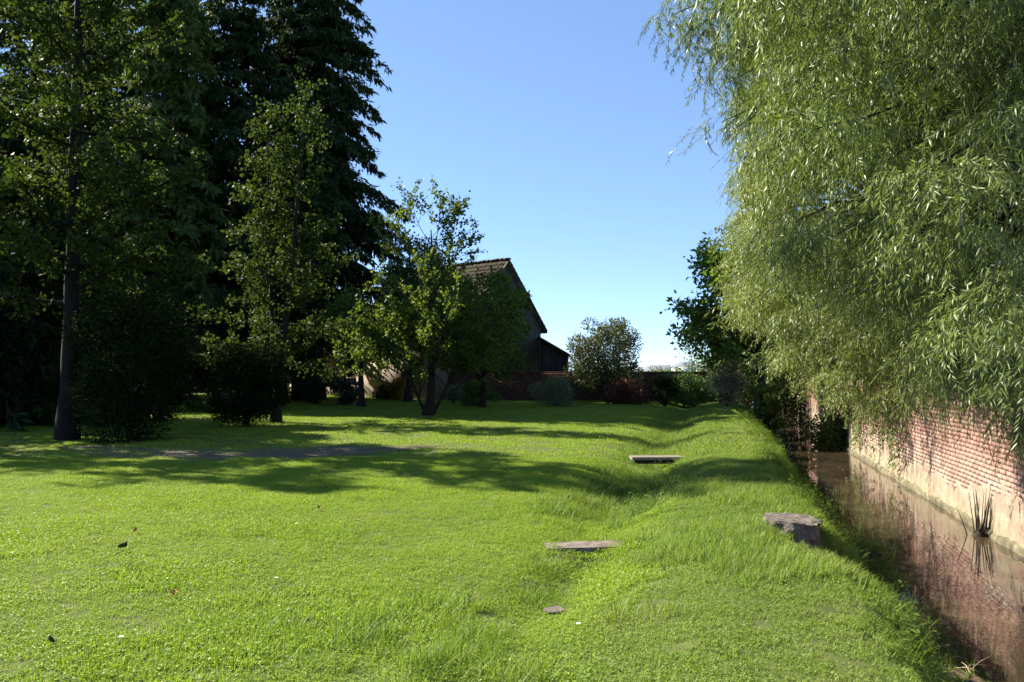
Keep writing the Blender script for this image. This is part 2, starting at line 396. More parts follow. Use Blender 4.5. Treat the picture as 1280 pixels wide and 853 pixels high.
# gravel path in the shade of the trees
pc = np.array([(-9.5, 17.2), (-8.4, 16.4), (-7.2, 15.7), (-5.6, 15.4), (-3.6, 15.9), (-2.3, 16.6), (-1.4, 17.2)])
pw = np.array([.1, .6, 1.0, 1.25, 1.1, .6, .1])
tt = np.linspace(0, len(pc) - 1, 140); ci = np.arange(len(pc))
PX = np.interp(tt, ci, pc[:, 0]); PY = np.interp(tt, ci, pc[:, 1]); PW = np.interp(tt, ci, pw)
def path_mask(X, Y):
    yc = np.interp(X, PX, PY); w = np.interp(X, PX, PW)
    return 1 - np.abs(Y - yc - .35 * (vnoise(X * .9, Y * .9, 31) - .5)) / np.maximum(w, .01)     # > 0 inside
rows = 12; V = []
for k in range(len(tt)):
    for q in range(rows + 1):
        f = q / rows * 2 - 1
        w = PW[k] * (1 + .25 * (vnoise(PX[k] * 1.2, f * 3, 17) - .5))
        V.append((PX[k], PY[k] + f * w, 0))
V = np.array(V); V[:, 2] = ground(V[:, 0], V[:, 1]) + .006
i = np.arange(len(tt) - 1)[:, None] * (rows + 1); j = np.arange(rows)[None]
Q = np.stack([i + j, i + rows + 1 + j, i + rows + 2 + j, i + j + 1], -1).reshape(-1, 4)
tag(link('path', mesh('path', V, Q, None, [M['gravel']], smooth=True)), 'grey brown gravel path lying in the shade under the big trees', kind='structure')

# ------------------------------------------------------------------ brick wall along the stream
rng = np.random.default_rng(5)
WU = 4.2
wang = math.atan2(1, K); wl = math.hypot(K, 1)
wroot = root('brick_wall', 'old red brick wall with pale crumbling render at its foot, standing along the stream', 'wall', (WU + K * 11, 11, 0), wang)
# local x runs along the wall (away from the viewer), local -y... +y faces the stream
WTOP = 1.14; WS0, WS1 = -9.0, 34.0
g = Geo()
g.box(((WS0 + WS1) / 2, -.161, .02), (WS1 - WS0, .337, 2 * (WTOP - .08)))
link('mortar_core', g.build('mortar_core', [M['mortar']]), wroot)
def brick_data(L, H, D, seed):
    r = np.random.default_rng(seed); gg = Geo()
    gg.box((0, 0, 0), (L, D, H), 0, .0022, r)
    return gg.build('brick', [M['brick']])
BL, BH = .222, .064; PITCH, COURSE = .234, .075
data = [brick_data(BL, BH, .10, 100 + k) for k in range(10)]
nb = 0; rest = Geo(); z0 = -.46; jobs = []
ncourse = int((WTOP - .07 - z0) / COURSE)
for c in range(ncourse):
    for k in range(int((WS1 - WS0) / PITCH)):
        s = WS0 + k * PITCH + (.5 * PITCH if c % 2 else 0) + .004 * math.sin(c * 7.3)
        jobs.append((s, z0 + (c + .5) * COURSE, rng.uniform(-.0025, .003)))
lim = [q for q in jobs if q[0] > -.35 and q[1] > -.2]
lim.sort(key=lambda q: q[0]); near = set(id(q) for q in lim[:300])
for q in jobs:
    y = -.05 + .011 + q[2]
    zz = q[1] + .008 * math.sin(q[0] * .7) + .003 * math.sin(q[0] * 2.9)
    if id(q) in near:
        o = link('brick', data[int(rng.integers(10))], wroot, (q[0], y, zz), (rng.normal(0, .005), 0, rng.normal(0, .004) + (math.pi if rng.random() < .5 else 0)))
    else:
        rest.box((q[0], y, zz), (BL, .10, BH), rng.normal(0, .004), .002, rng)
tag(link('brickwork', rest.build('brickwork', [M['brick']]), wroot), kind='stuff')
cg = Geo()
for k in range(int((WS1 - WS0) / .082)):
    cg.box((WS0 + k * .082, -.165 + rng.uniform(-.012, .014), WTOP + rng.uniform(-.006, .008)), (.07, .40, .115), 0, .005, rng)
tag(link('capping', cg.build('capping', [M['brick']]), wroot), kind='stuff')
# render (plaster) remains: uneven upper edge, lumpy face
ns = 700; ss = np.linspace(WS0, WS1, ns)
top = -.13 + .34 * (vnoise(ss * .55, ss * 0 + 2, 21) - .5) + .22 * (vnoise(ss * 2.1, ss * 0 + 5, 22) - .5) + .12 * (vnoise(ss * 7, ss * 0 + 5, 23) - .5)
top = top - .18 * sstep(1.5, 3.5, ss) * (1 - sstep(9, 14, ss)) + .12 * sstep(10, 16, ss)
nr = 14; V = []
for r_ in range(nr + 1):
    f = r_ / nr
    zz = -1.05 + (top + 1.05) * f
    yy = .017 + .055 * (1 - f) ** 1.5 + .030 * (vnoise(ss * 2.2, zz * 4, 24) - .5) + .022 * (vnoise(ss * 7, zz * 11, 25) - .5) - .012 * f ** 3
    if r_ == nr: yy = yy - .022
    V.append(np.stack([ss, yy, zz], -1))
V.append(np.stack([ss, np.full(ns, -.06), top - .004], -1))
V = np.concatenate(V); i = np.arange(nr + 1)[:, None] * ns; j = np.arange(ns - 1)[None]
Q = np.stack([i + j, i + ns + j, i + ns + j + 1, i + j + 1], -1).reshape(-1, 4)
link('render_coat', mesh('render_coat', V, Q, None, [M['plaster']]), wroot)
V = []
prof = [(.0, -.76), (.075, -.805), (.095, -.835), (.10, -1.3), (.0, -1.3)]
for (py_, pz_) in prof:
    V.append(np.stack([ss, py_ + (.07 * (vnoise(ss * 1.7, ss * 0 + pz_ * 9, 26) - .5) + .06 * (vnoise(ss * 8, ss * 0 + pz_ * 9, 28) - .5)) * (py_ > 0), pz_ + .05 * (vnoise(ss * 2.3, ss * 0 + py_ * 9, 27) - .5) + .04 * (vnoise(ss * 9, ss * 0 + py_ * 9, 29) - .5)], -1))
V = np.concatenate(V); i = np.arange(len(prof) - 1)[:, None] * ns
Q = np.stack([i + j, i + j + 1, i + ns + j + 1, i + ns + j], -1).reshape(-1, 4)
link('footing', mesh('footing', V, Q, None, [M['footing']]), wroot)

# ------------------------------------------------------------------ house, barn, garden walls
HY = 44.0
def roof_tiles(rt, name, p0, ax, up, W_, H_, tw, th, mat, seed, kind='stuff'):
    """rows of lapped tiles on a sloping plane: p0 eave corner, ax along the eave, up along the slope"""
    r = np.random.default_rng(seed); ax = np.array(ax, float); up = np.array(up, float); nn = np.cross(ax, up)
    nc = int(W_ / tw); nr_ = int(H_ / th); ii, jj = np.meshgrid(np.arange(nc), np.arange(nr_)); ii = ii.ravel(); jj = jj.ravel()
    n = len(ii); lift = r.uniform(0, .012, n)
    b = np.array(p0) + ax * (ii * tw)[:, None] + up * (jj * th)[:, None]
    corners = []
    for (a_, c_, h_) in ((.01, -.03, .035), (tw - .01, -.03, .035), (tw - .01, th, .008), (.01, th, .008)):
        corners.append(b + ax * a_ + up * c_ + nn * (h_ + lift)[:, None])
    for (a_, c_, h_) in ((.01, -.03, .008), (tw - .01, -.03, .008)):
        corners.append(b + ax * a_ + up * c_ + nn * (h_ + lift)[:, None])
    V = np.stack(corners, 1).reshape(-1, 3); o6 = np.arange(n)[:, None] * 6
    Q = np.concatenate([o6 + np.array([0, 1, 2, 3]), o6 + np.array([4, 5, 1, 0])])
    return tag(link(name, mesh(name, V, Q, None, [mat]), rt), kind=kind)

HA = R(41)                                    # the long front turns away to the left, in line with the barn
hr = np.array([-2.7, 43.2]); hd = np.array([-math.cos(HA), math.sin(HA)]); hw = 18.6
hc = hr + hd * hw / 2
house = root('house', 'low beige house with a stone plinth and dark windows behind the trees', 'house', (hc[0], hc[1], 0), -HA)
hz = -.25
def along(px):                                 # where the line of sight through px meets the front
    k = (px - 640) / FPX; l = (hr[0] - k * hr[1]) / (k * hd[1] - hd[0]); return hw / 2 - l
wx = sorted(along(p_) for p_ in (362, 400, 438, 476, 520, 560))
WW, WZ0, WZ1, HH = .85, 1.12, 2.35, 2.9
g = Geo(); edges = [-hw / 2]
for w in wx: edges += [w - WW / 2, w + WW / 2]
edges.append(hw / 2)
for k in range(0, len(edges), 2):
    g.box(((edges[k] + edges[k + 1]) / 2, .2, (.95 + HH) / 2), (edges[k + 1] - edges[k], .4, HH - .95))
for w in wx:
    g.box((w, .2, (WZ1 + HH) / 2), (WW, .4, HH - WZ1)); g.box((w, .2, (.95 + WZ0) / 2), (WW, .4, WZ0 - .95))
link('wall', g.build('wall', [M['house']]), house)
g = Geo(); g.box((0, .17, (hz + .89) / 2), (hw + .06, .42, .89 - hz)); link('plinth', g.build('plinth', [M['plinth']]), house)
g = Geo(); g.box((0, .15, .92), (hw + .10, .50, .06)); link('ledge', g.build('ledge', [M['ledge']]), house)
g = Geo(); g.box((0, 6.2, HH / 2), (hw, .3, HH)); g.box((-hw / 2 + .15, 3.2, HH / 2), (.3, 5.6, HH)); g.box((hw / 2 - .15, 3.2, HH / 2), (.3, 5.6, HH))
link('rear_wall', g.build('rear_wall', [M['house']]), house)
for w in wx:
    g = Geo()
    for sx_ in (-1, 1): g.box((sx_ * (WW / 2 - .035), 0, 0), (.07, .07, WZ1 - WZ0 - .002))
    g.box((0, .003, 0), (.05, .06, WZ1 - WZ0 - .14)); g.box((0, 0, (WZ1 - WZ0) / 2 - .036), (WW - .142, .07, .07)); g.box((0, 0, -(WZ1 - WZ0) / 2 + .036), (WW - .142, .07, .07))
    wo = link('window', g.build('window_frame', [M['dark_wood']]), house, (w, .16, (WZ0 + WZ1) / 2))
    g = Geo(); g.box((0, .02, 0), (WW - .1, .012, WZ1 - WZ0 - .1)); link('pane', g.build('pane', [M['pane']]), wo)
    g = Geo(); g.box((0, -.19, -(WZ1 - WZ0) / 2 - .03), (WW + .2, .22, .055)); link('sill', g.build('sill', [M['ledge']]), wo)
g = Geo(); eo = .35; rz_ = HH + 2.9
g.add([[-hw / 2 - .2, -eo, HH - .25], [hw / 2 + .2, -eo, HH - .25], [hw / 2 + .2, 3.2, rz_], [-hw / 2 - .2, 3.2, rz_], [-hw / 2 - .2, 6.8, HH - .25], [hw / 2 + .2, 6.8, HH - .25]], [[0, 1, 2, 3], [3, 2, 5, 4]])
ro = link('roof', g.build('roof', [M['roof']]), house)
sl_ = math.hypot(3.2 + eo, rz_ - HH + .25)
roof_tiles(ro, 'tiles', (-hw / 2 - .2, -eo, HH - .25), (1, 0, 0), (0, (3.2 + eo) / sl_, (rz_ - HH + .25) / sl_), hw + .4, sl_, .24, .30, M['roof'], 3)

# barn: the gable end turns to the right, the ridge runs back to the left
gx, gy = P(632, HY), HY
barn = root('barn', 'tall old barn with a grey gable and a steep mossy roof behind the maple', 'barn', (gx, gy, 0), math.atan2(.66, -.75))
# local +x: along the ridge away from the gable, local y across
BW, BLn, BE, BR = 2.95, 9.0, 3.95, 7.35
g = Geo()
g.add([[0, -BW, -.2], [0, BW, -.2], [0, BW, BE], [0, 0, BR - .05], [0, -BW, BE]], [], [[0, 1, 2], [0, 2, 4], [4, 2, 3]])
g.add([[.3, -BW, -.2], [.3, BW, -.2], [.3, BW, BE], [.3, 0, BR - .05], [.3, -BW, BE]], [], [[0, 2, 1], [0, 4, 2], [4, 3, 2]])
link('gable_wall', g.build('gable_wall', [M['gable']]), barn)
bg_ = Geo()
for k in range(24):
    yy = -BW + (k + .5) * 2 * BW / 24; zt = BE + (BR - BE) * (1 - abs(yy) / BW) - .12
    bg_.box((-.015 + .006 * (k % 3), yy, (zt + .2) / 2), (.03, 2 * BW / 24 - .012, zt - .2))
tag(link('boards', bg_.build('boards', [M['gable']]), barn), kind='stuff')
g = Geo()
for s in (-1, 1): g.box((BLn / 2 + .16, s * (BW - .15), BE / 2), (BLn - .3, .3, BE))
link('side_wall', g.build('side_wall', [M['house']]), barn)
g = Geo(); ov = .28
for s in (-1, 1):
    ez = BE - ov * (BR - BE) / BW
    q = np.array([[-ov, s * (BW + ov), ez], [BLn, s * (BW + ov), ez], [BLn, 0, BR], [-ov, 0, BR]])
    top_ = q + np.array([0, 0, .16])
    g.add(np.concatenate([q, top_]), [[0, 1, 2, 3], [4, 5, 6, 7], [0, 1, 5, 4], [0, 3, 7, 4], [1, 2, 6, 5]])
br_ = link('roof', g.build('roof', [M['roof']]), barn)
sl_ = math.hypot(BW + ov, BR - BE + ov * (BR - BE) / BW)
for s in (-1, 1):
    a0 = (-ov, s * (BW + ov), BE - ov * (BR - BE) / BW + .165)
    upv = np.array([0, -s * (BW + ov), sl_ and (BR - BE) / BW * (BW + ov)]); upv = upv / np.linalg.norm(upv)
    if s < 0: roof_tiles(br_, 'tiles', a0, (1, 0, 0), upv, BLn + ov, sl_, .24, .3, M['roof'], 8)
    else: roof_tiles(br_, 'tiles', (BLn, a0[1], a0[2]), (-1, 0, 0), upv, BLn + ov, sl_, .24, .3, M['roof'], 9)
g = Geo()
for k in range(40): g.box((-ov + .17 + k * .33, 0, BR + .19 + .01 * (k % 3)), (.34, .26, .09))
tag(link('ridge_tiles', g.build('ridge_tiles', [M['roof']]), br_), kind='stuff')

# lean-to shed on the barn's right
lx0, lx1 = P(672, 45), P(708, 45)
shed = root('shed', 'dark lean-to shed with a sloping roof against the right of the barn', 'shed', ((lx0 + lx1) / 2, 43.4, 0))
sw = lx1 - lx0
g = Geo()
za, zb = Zp(424, 44), Zp(447, 44)
V = np.array([[-sw / 2, -.2, za], [sw / 2 + .12, -.2, zb], [sw / 2 + .12, 4, zb], [-sw / 2, 4, za]])
g.add(np.concatenate([V, V + [0, 0, .13]]), [[3, 2, 1, 0], [4, 5, 6, 7], [0, 1, 5, 4], [1, 2, 6, 5], [2, 3, 7, 6]])
link('roof', g.build('roof', [M['roof']]), shed)
g = Geo()
V = np.array([[-sw / 2, .09, -.2], [sw / 2, .09, -.2], [sw / 2, .09, zb], [-sw / 2, .09, za - .02]])
g.add(np.concatenate([V, V + [0, .06, 0]]), [[0, 1, 2, 3], [7, 6, 5, 4]])
nbd = 9
for k in range(nbd):
    xx = -sw / 2 + (k + .5) * sw / nbd; zt = np.interp(xx, [-sw / 2, sw / 2], [za, zb]) - (.16 if k in (2, 3) else .05)
    g.box((xx, .05 + .008 * (k % 2), (zt - .2) / 2), (sw / nbd - .015, .05, zt + .2))
link('board_wall', g.build('board_wall', [M['dark_wood']]), shed)
for xx in (-sw / 2 + .06, sw / 2 - .06):
    zt = np.interp(xx, [-sw / 2, sw / 2], [za, zb]) - .02
    g = Geo(); g.box((xx, -.06, (zt - .2) / 2), (.12, .12, zt + .2)); link('post', g.build('post', [M['dark_wood']]), shed)

# dark garden wall behind the shrubs
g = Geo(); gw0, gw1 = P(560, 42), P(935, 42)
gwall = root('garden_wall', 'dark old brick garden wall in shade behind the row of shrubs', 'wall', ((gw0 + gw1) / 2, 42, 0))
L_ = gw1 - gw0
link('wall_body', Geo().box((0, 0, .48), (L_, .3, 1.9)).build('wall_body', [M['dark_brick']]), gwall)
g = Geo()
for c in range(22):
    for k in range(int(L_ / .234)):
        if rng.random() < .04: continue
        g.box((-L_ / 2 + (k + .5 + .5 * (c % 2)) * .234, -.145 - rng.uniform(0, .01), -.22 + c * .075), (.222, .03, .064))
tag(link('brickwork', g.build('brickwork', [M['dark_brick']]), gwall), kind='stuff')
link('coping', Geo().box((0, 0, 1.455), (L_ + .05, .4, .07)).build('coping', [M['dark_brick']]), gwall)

# ------------------------------------------------------------------ trees: growth
def grow(rng, paths, p, d, L, r, lvl, Pm, r_end=None):
    n = Pm['seg'][lvl]; pts = [np.array(p, float)]; d = np.array(d, float) / np.linalg.norm(d)
    for k in range(n):
        d = d + rng.normal(0, Pm['wob'][lvl], 3) + np.array([0, 0, Pm['trop'][lvl]]) / n
        d = d / np.linalg.norm(d); pts.append(pts[-1] + d * L / n)
    pts = np.array(pts); re = r * (.35 if r_end is None else r_end)
    paths.append((pts, r, re, lvl))
    if lvl + 1 < len(Pm['seg']):
        nch = Pm['nch'][lvl]; nch = nch if lvl else int(nch)
        nch = max(1, int(round(nch * (1 if lvl == 0 else (.6 + .4 * L / Pm['Lref'][lvl])))))
        az0 = rng.uniform(0, 6.28)
        for c in range(nch):
            s = Pm['s0'][lvl] + (1 - Pm['s0'][lvl]) * ((c + rng.uniform(0, .9)) / nch)
            s = min(s, .985); f = s * n; i_ = min(int(f), n - 1)
            q = pts[i_] + (pts[i_ + 1] - pts[i_]) * (f - i_)
            t = (pts[i_ + 1] - pts[i_]); t /= np.linalg.norm(t)
            az = az0 + c * 2.4 + rng.uniform(-.4, .4)
            ref = np.array([0, 0, 1.0]) if abs(t[2]) < .9 else np.array([1.0, 0, 0])
            a = np.cross(t, ref); a /= np.linalg.norm(a); b = np.cross(t, a)
            an = R(Pm['ang'][lvl] * rng.uniform(.8, 1.2))
            dd = t * math.cos(an) + (a * math.cos(az) + b * math.sin(az)) * math.sin(an)
            prof = Pm['prof'](s) if lvl == 0 else (1.05 - .6 * s)
            cl = Pm['len'][lvl] * prof * rng.uniform(.75, 1.2)
            rr = (r + (re - r) * s) * Pm['rr'][lvl]
            grow(rng, paths, q, dd, cl, rr, lvl + 1, Pm)

def path_samples(rng, paths, minlvl, dens, s0=.1):
    C = []; T = []
    for pts, r, re, lvl in paths:
        if lvl < minlvl: continue
        L = np.linalg.norm(np.diff(pts, axis=0), axis=1).sum(); n = rng.poisson(L * dens)
        if n == 0: continue
        s = (s0 + (1 - s0) * rng.random(n)) * (len(pts) - 1); i_ = np.minimum(s.astype(int), len(pts) - 2); f = (s - i_)[:, None]
        C.append(pts[i_] * (1 - f) + pts[i_ + 1] * f); T.append(pts[i_ + 1] - pts[i_])
    return np.concatenate(C), norm(np.concatenate(T))

def wood(paths, name, mat, minr=.004, sides=(8, 6, 5, 3)):
    g = Geo()
    for pts, r, re, lvl in paths:
        g.tube(pts, max(r, minr), max(re, minr), sides[min(lvl, 3)])
    return g.build(name, [mat], smooth=True)

def tree(name, label, cat, X, Y, seed, Pm, H, r0, lean, leaf, bark, leafm, dens, spread, Ls, Ws, minlvl, up=.3, group=None, stems=None, flare=1.5):
    rng = np.random.default_rng(seed); z = float(ground(X, Y)) - .05
    rt = root(name, label, cat, (X, Y, z), 0, group)
    paths = []
    for (dx, dy, ln, rr, hh) in (stems or [(0, 0, lean, r0, H)]):
        grow(rng, paths, (dx, dy, 0), (ln[0], ln[1], 1), hh, rr, 0, Pm, .12)
    tr = [p for p in paths if p[3] == 0]; br = [p for p in paths if p[3] > 0]
    g = Geo()
    for pts, r, re, l in tr:
        n = len(pts); rad = np.linspace(r, re, n); rad[0] *= flare
        fine = np.linspace(0, n - 1, n * 3); P3 = np.stack([np.interp(fine, np.arange(n), pts[:, k]) for k in range(3)], 1)
        rr = np.interp(fine, np.arange(n), rad) * (1 + .06 * np.sin(fine * 5))
        g.tube(P3, rr, None, 10)
    link('trunk', g.build('trunk', [bark], smooth=True), rt)
    link('branches', wood(br, 'branches', bark), rt)
    C, T = path_samples(rng, paths, minlvl, dens)
    n = len(C); C = C + rng.normal(0, 1, (n, 3)) * spread
    D = norm(T * .5 + rdir(rng, n) * .9 + np.array([0, 0, leaf])); Nn = norm(rdir(rng, n) + np.array([0, 0, up]))
    link('crown', leaf_mesh('crown', C, D, Nn, rng.uniform(*Ls, n), rng.uniform(*Ws, n), leafm), rt)
    return rt

def conifer(name, label, X, Y, H, Rr, z0, seed, mat, nb=260, per=3.4, k=6, lean=(0, 0), r0=.3, droop=.45, Ls=(.26, .50), Ws=(.07, .14), power=.70, hang=.8, bark=None, group=None, leader=None):
    rng = np.random.default_rng(seed); zb = float(ground(X, Y)) - .05
    rt = root(name, label, 'conifer', (X, Y, zb), 0, group)
    tp = np.array([[lean[0] * t * H, lean[1] * t * H, H * t] for t in np.linspace(0, 1, 14)]); tp[1:-1, :2] += rng.normal(0, .03, (12, 2))
    rad = np.linspace(r0, .03, 14); rad[0] *= 1.5
    link('trunk', Geo().tube(tp, rad, None, 12).build('trunk', [bark or M['bark']], smooth=True), rt)
    g = Geo(); CC = []; DD = []
    for b in range(nb):
        t = rng.random() ** 1.15; z = z0 + (H - z0 - .2) * t
        rr = (Rr * (1 - t) ** power + .25) * rng.uniform(.6, 1.15) * (.8 + .4 * vnoise(t * 9, seed, 3))
        az = rng.uniform(0, 6.283); o = np.array([math.cos(az), math.sin(az), 0]); lat = np.array([-o[1], o[0], 0])
        base = np.array([np.interp(z, tp[:, 2], tp[:, 0]), np.interp(z, tp[:, 2], tp[:, 1]), z])
        rise = rng.uniform(.05, .35); s = np.linspace(0, 1, 7)[:, None]
        pts = base + o * rr * s + np.array([0, 0, 1]) * (rise * rr * s - droop * rr * s * s)
        pts = pts + rng.normal(0, .03 * rr, (1, 3)) * s
        g.tube(pts, .012 + .012 * rr, .006, 4, False)
        m = int(rr * per * 2.2) + 4
        ss_ = .12 + .88 * rng.random(m) ** .8; sp = (ss_ * 6); i_ = np.minimum(sp.astype(int), 5); f = (sp - i_)[:, None]
        q = pts[i_] * (1 - f) + pts[i_ + 1] * f
        sg = rng.choice([-1, 1], m); tl = (.28 * rr * (1.05 - ss_) + .22) * rng.uniform(.5, 1.2, m)
        tdir = norm(lat * sg[:, None] * .9 + o * .7 + np.array([0, 0, -.25]) + rng.normal(0, .2, (m, 3)))
        for e in range(k):
            fr = (e + rng.random(m)) / k
            c = q + tdir * (tl * fr)[:, None] + np.array([0, 0, -1]) * (.15 * tl * fr * fr)[:, None] + rng.normal(0, .035, (m, 3))
            CC.append(c); DD.append(norm(tdir * .6 + rng.normal(0, .45, (m, 3)) + np.array([0, 0, -hang])))
    C = np.concatenate(CC); D = np.concatenate(DD); n = len(C)
    link('branches', g.build('branches', [bark or M['bark']], smooth=True), rt)
    link('crown', leaf_mesh('crown', C, D, rdir(rng, n) + [0, 0, .3], rng.uniform(*Ls, n), rng.uniform(*Ws, n), mat), rt)
    return rt

def shrub(name, label, X, Y, rx, ry, h, seed, mat, n=6000, Ls=(.07, .13), Ws=(.035, .07), blobs=22, z0=.0, bark=None, cat='shrub', group=None, up=.5, stems=7, stemr=.022, br=(.32, .55), top=1.0, core=.35):
    """stems fan out to leafy clumps that fill an egg-shaped volume unevenly"""
    rng = np.random.default_rng(seed); zb = float(ground(X, Y)) - .04
    rt = root(name, label, cat, (X, Y, zb), 0, group)
    d = rdir(rng, blobs)
    rad = rng.uniform(.5, .9, blobs)[:, None]
    br_ = rng.uniform(*br, blobs) * min(rx, (h - z0) * .6)
    ctr = d * rad * np.array([rx, ry, (h - z0) * .52]) + np.array([0, 0, z0 + (h - z0) * .46])
    ctr[:, 2] = np.clip(ctr[:, 2], z0 + .5 * br_, h - .7 * br_)
    low = ctr[:, 2] < z0 + .35 * (h - z0)
    ctr[low, :2] *= 1.12
    g = Geo()
    sel = rng.permutation(blobs)[:max(stems, 1)]
    for q in sel:
        b0 = np.array([rng.normal(0, .05) * rx, rng.normal(0, .05) * ry, 0]); s = np.linspace(0, 1, 7)[:, None]
        mid = b0 * .4 + ctr[q] * .4 + np.array([0, 0, .15 * h])
        pts = (1 - s) ** 2 * b0 + 2 * s * (1 - s) * mid + s * s * ctr[q]
        g.tube(pts, stemr, stemr * .35, 5, False)
    link('stems', g.build('stems', [bark or M['bark']], smooth=True), rt)
    w = br_ ** 2; pick = rng.choice(blobs, n, p=w / w.sum())
    dv = rdir(rng, n); rr = br_[pick] * (1 - core * rng.random(n) ** 1.5) * (1 + .25 * rng.normal(size=n) * .5)
    C = ctr[pick] + dv * rr[:, None] * np.array([1, 1, .85]); C[:, 2] = np.maximum(C[:, 2], .02 + .05 * rng.random(n))
    D = norm(dv * .7 + rng.normal(0, .6, (n, 3)) + np.array([0, 0, .15])); N_ = norm(dv + rng.normal(0, .45, (n, 3)) + np.array([0, 0, up]))
    link('foliage', leaf_mesh('foliage', C, D, N_, rng.uniform(*Ls, n), rng.uniform(*Ws, n), mat), rt)
    return rt

# -------- the big dark trees on the left
def TX(px, Y): return P(px, Y)
conifer('conifer_tree', 'tall dark conifer with drooping boughs, the left one of two trunks standing close together', TX(374, 42), 42, 29, 4.8, 3.6, 11, M['conifer'], 380, 3.2, 6, r0=.30, droop=.5)
conifer('conifer_tree', 'tall dark conifer with drooping boughs, its thicker trunk leaning right beside a thinner one', TX(393, 42.5), 42.5, 30, 4.9, 3.4, 12, M['conifer'], 420, 3.2, 6, lean=(.01, 0), r0=.46, droop=.5)
conifer('conifer_tree', 'tall feathery conifer with soft mid green sprays behind the ginkgo trunk', TX(205, 36), 36, 20.5, 4.5, 2.8, 13, M['conifer_soft'], 420, 3.2, 6, r0=.34, droop=.5)
conifer('conifer_tree', 'dark spreading conifer at the left edge behind the lone ginkgo trunk', TX(6, 25), 25, 10.0, 3.6, .8, 14, M['conifer'], 420, 3.2, 6, r0=.34, droop=.5)
conifer('conifer_tree', 'dark conifer between the feathery conifer and the twin trunks', TX(290, 39), 39, 22, 4.9, 2.0, 15, M['conifer'], 400, 3.2, 6, r0=.3, droop=.5)
conifer('conifer_tree', 'dark conifer far back between the ginkgo trunk and the feathery conifer', TX(120, 40), 40, 22, 5.2, 1.0, 18, M['conifer'], 400, 3.0, 6, r0=.3, droop=.5)
conifer('conifer_tree', 'very tall dark conifer at the back of the group near the left edge', TX(34, 46), 46, 31, 5.6, 2.0, 28, M['conifer'], 400, 3.0, 6, r0=.34, droop=.5)
conifer('conifer_tree', 'tall narrow dark conifer at the very back, behind the ginkgo trunk', TX(98, 52), 52, 33, 5.4, 2.0, 29, M['conifer'], 380, 3.0, 6, r0=.34, droop=.5)
conifer('conifer_tree', 'far back dark conifer half hidden by the feathery conifer', TX(215, 47), 47, 25, 5.6, 4.5, 19, M['conifer'], 380, 3.0, 6, r0=.34, droop=.5)

PG = dict(seg=[14, 9, 6], wob=[.012, .07, .12], trop=[.0, .12, .15], nch=[64, 8], s0=[.16, .12], ang=[80, 50], len=[3.4, .85], Lref=[1, 2.2], rr=[.36, .55], prof=lambda s: 1.0 - .62 * s)
tree('ginkgo_tree', 'ginkgo with a tall straight trunk and short leafy side shoots at the far left', 'tree', TX(86, 18.6), 18.6, 21, PG, 16.5, .17, (.0, .0), .1, M['bark_shaded'], M['ginkgo'], 85, .10, (.07, .12), (.07, .13), 1, stems=[(0, 0, (-.012, 0), .19, 17.5)])
PG2 = dict(PG, nch=[34, 7], s0=[.17, .12], ang=[84, 48], len=[2.9, .75], prof=lambda s: 1.02 - .96 * s)
tree('ginkgo_tree', 'young ginkgo with two pale green leafy spires in front of the dark conifers', 'tree', TX(345, 24.5), 24.5, 22, PG2, 10.6, .13, (0, 0), .1, M['bark'], M['ginkgo'], 40, .075, (.08, .13), (.07, .12), 1, stems=[(0, 0, (.10, 0), .13, 10.2), (.05, .1, (-.085, .02), .10, 9.6)])
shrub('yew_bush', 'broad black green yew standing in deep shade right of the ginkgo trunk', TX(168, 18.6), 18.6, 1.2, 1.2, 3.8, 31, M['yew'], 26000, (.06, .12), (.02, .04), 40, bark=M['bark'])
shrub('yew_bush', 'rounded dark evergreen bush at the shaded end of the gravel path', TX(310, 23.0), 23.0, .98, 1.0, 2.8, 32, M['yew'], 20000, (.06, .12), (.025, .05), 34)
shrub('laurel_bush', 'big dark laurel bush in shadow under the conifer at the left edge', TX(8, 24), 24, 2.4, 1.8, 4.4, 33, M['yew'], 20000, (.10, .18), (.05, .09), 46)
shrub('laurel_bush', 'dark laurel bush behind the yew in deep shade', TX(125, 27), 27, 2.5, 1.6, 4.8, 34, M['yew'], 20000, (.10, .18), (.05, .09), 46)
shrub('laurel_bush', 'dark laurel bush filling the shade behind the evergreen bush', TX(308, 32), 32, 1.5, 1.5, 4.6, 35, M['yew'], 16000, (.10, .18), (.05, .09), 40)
for k, (px_, Y_, rx_, h_, lb) in enumerate(((-60, 56, 6, 6.5, 'tall boundary shrub far behind the left edge of the trees'), (110, 58, 5.5, 6.0, 'tall boundary shrub far behind the ginkgo trunk'), (236, 60, 4.5, 4.2, 'boundary shrub closing the sunny gap in the trees'), (330, 60, 4.0, 6.0, 'tall boundary shrub far behind the evergreen bush'))):
    shrub('boundary_shrub', lb, TX(px_, Y_), Y_, rx_, 2.5, h_, 130 + k, M['olive'] if k == 2 else M['hedge'], 9000, (.22, .36), (.12, .2), 40)
shrub('box_bush', 'small bright green bush in a patch of sun, left of a pair', TX(246, 31), 31, .42, .4, .62, 36, M['bright_leaf'], 1600, (.05, .09), (.03, .05), 12)
shrub('box_bush', 'small bright green bush in a patch of sun, right of a pair', TX(274, 31), 31, .46, .4, .72, 37, M['bright_leaf'], 1800, (.05, .09), (.03, .05), 12)
# trees left of the frame whose crowns and shadows reach into it
conifer('conifer_tree', 'dark conifer just beyond the left edge whose shadow falls on the lawn', -18.5, 24.5, 16, 3.8, 2.2, 16, M['conifer'], 150, 2.4, 5, r0=.3)

conifer('conifer_tree', 'conifer just outside the left edge shading the gravel path', -17.5, 19.8, 14.5, 3.5, 1.5, 27, M['conifer'], 130, 2.4, 5, r0=.3)
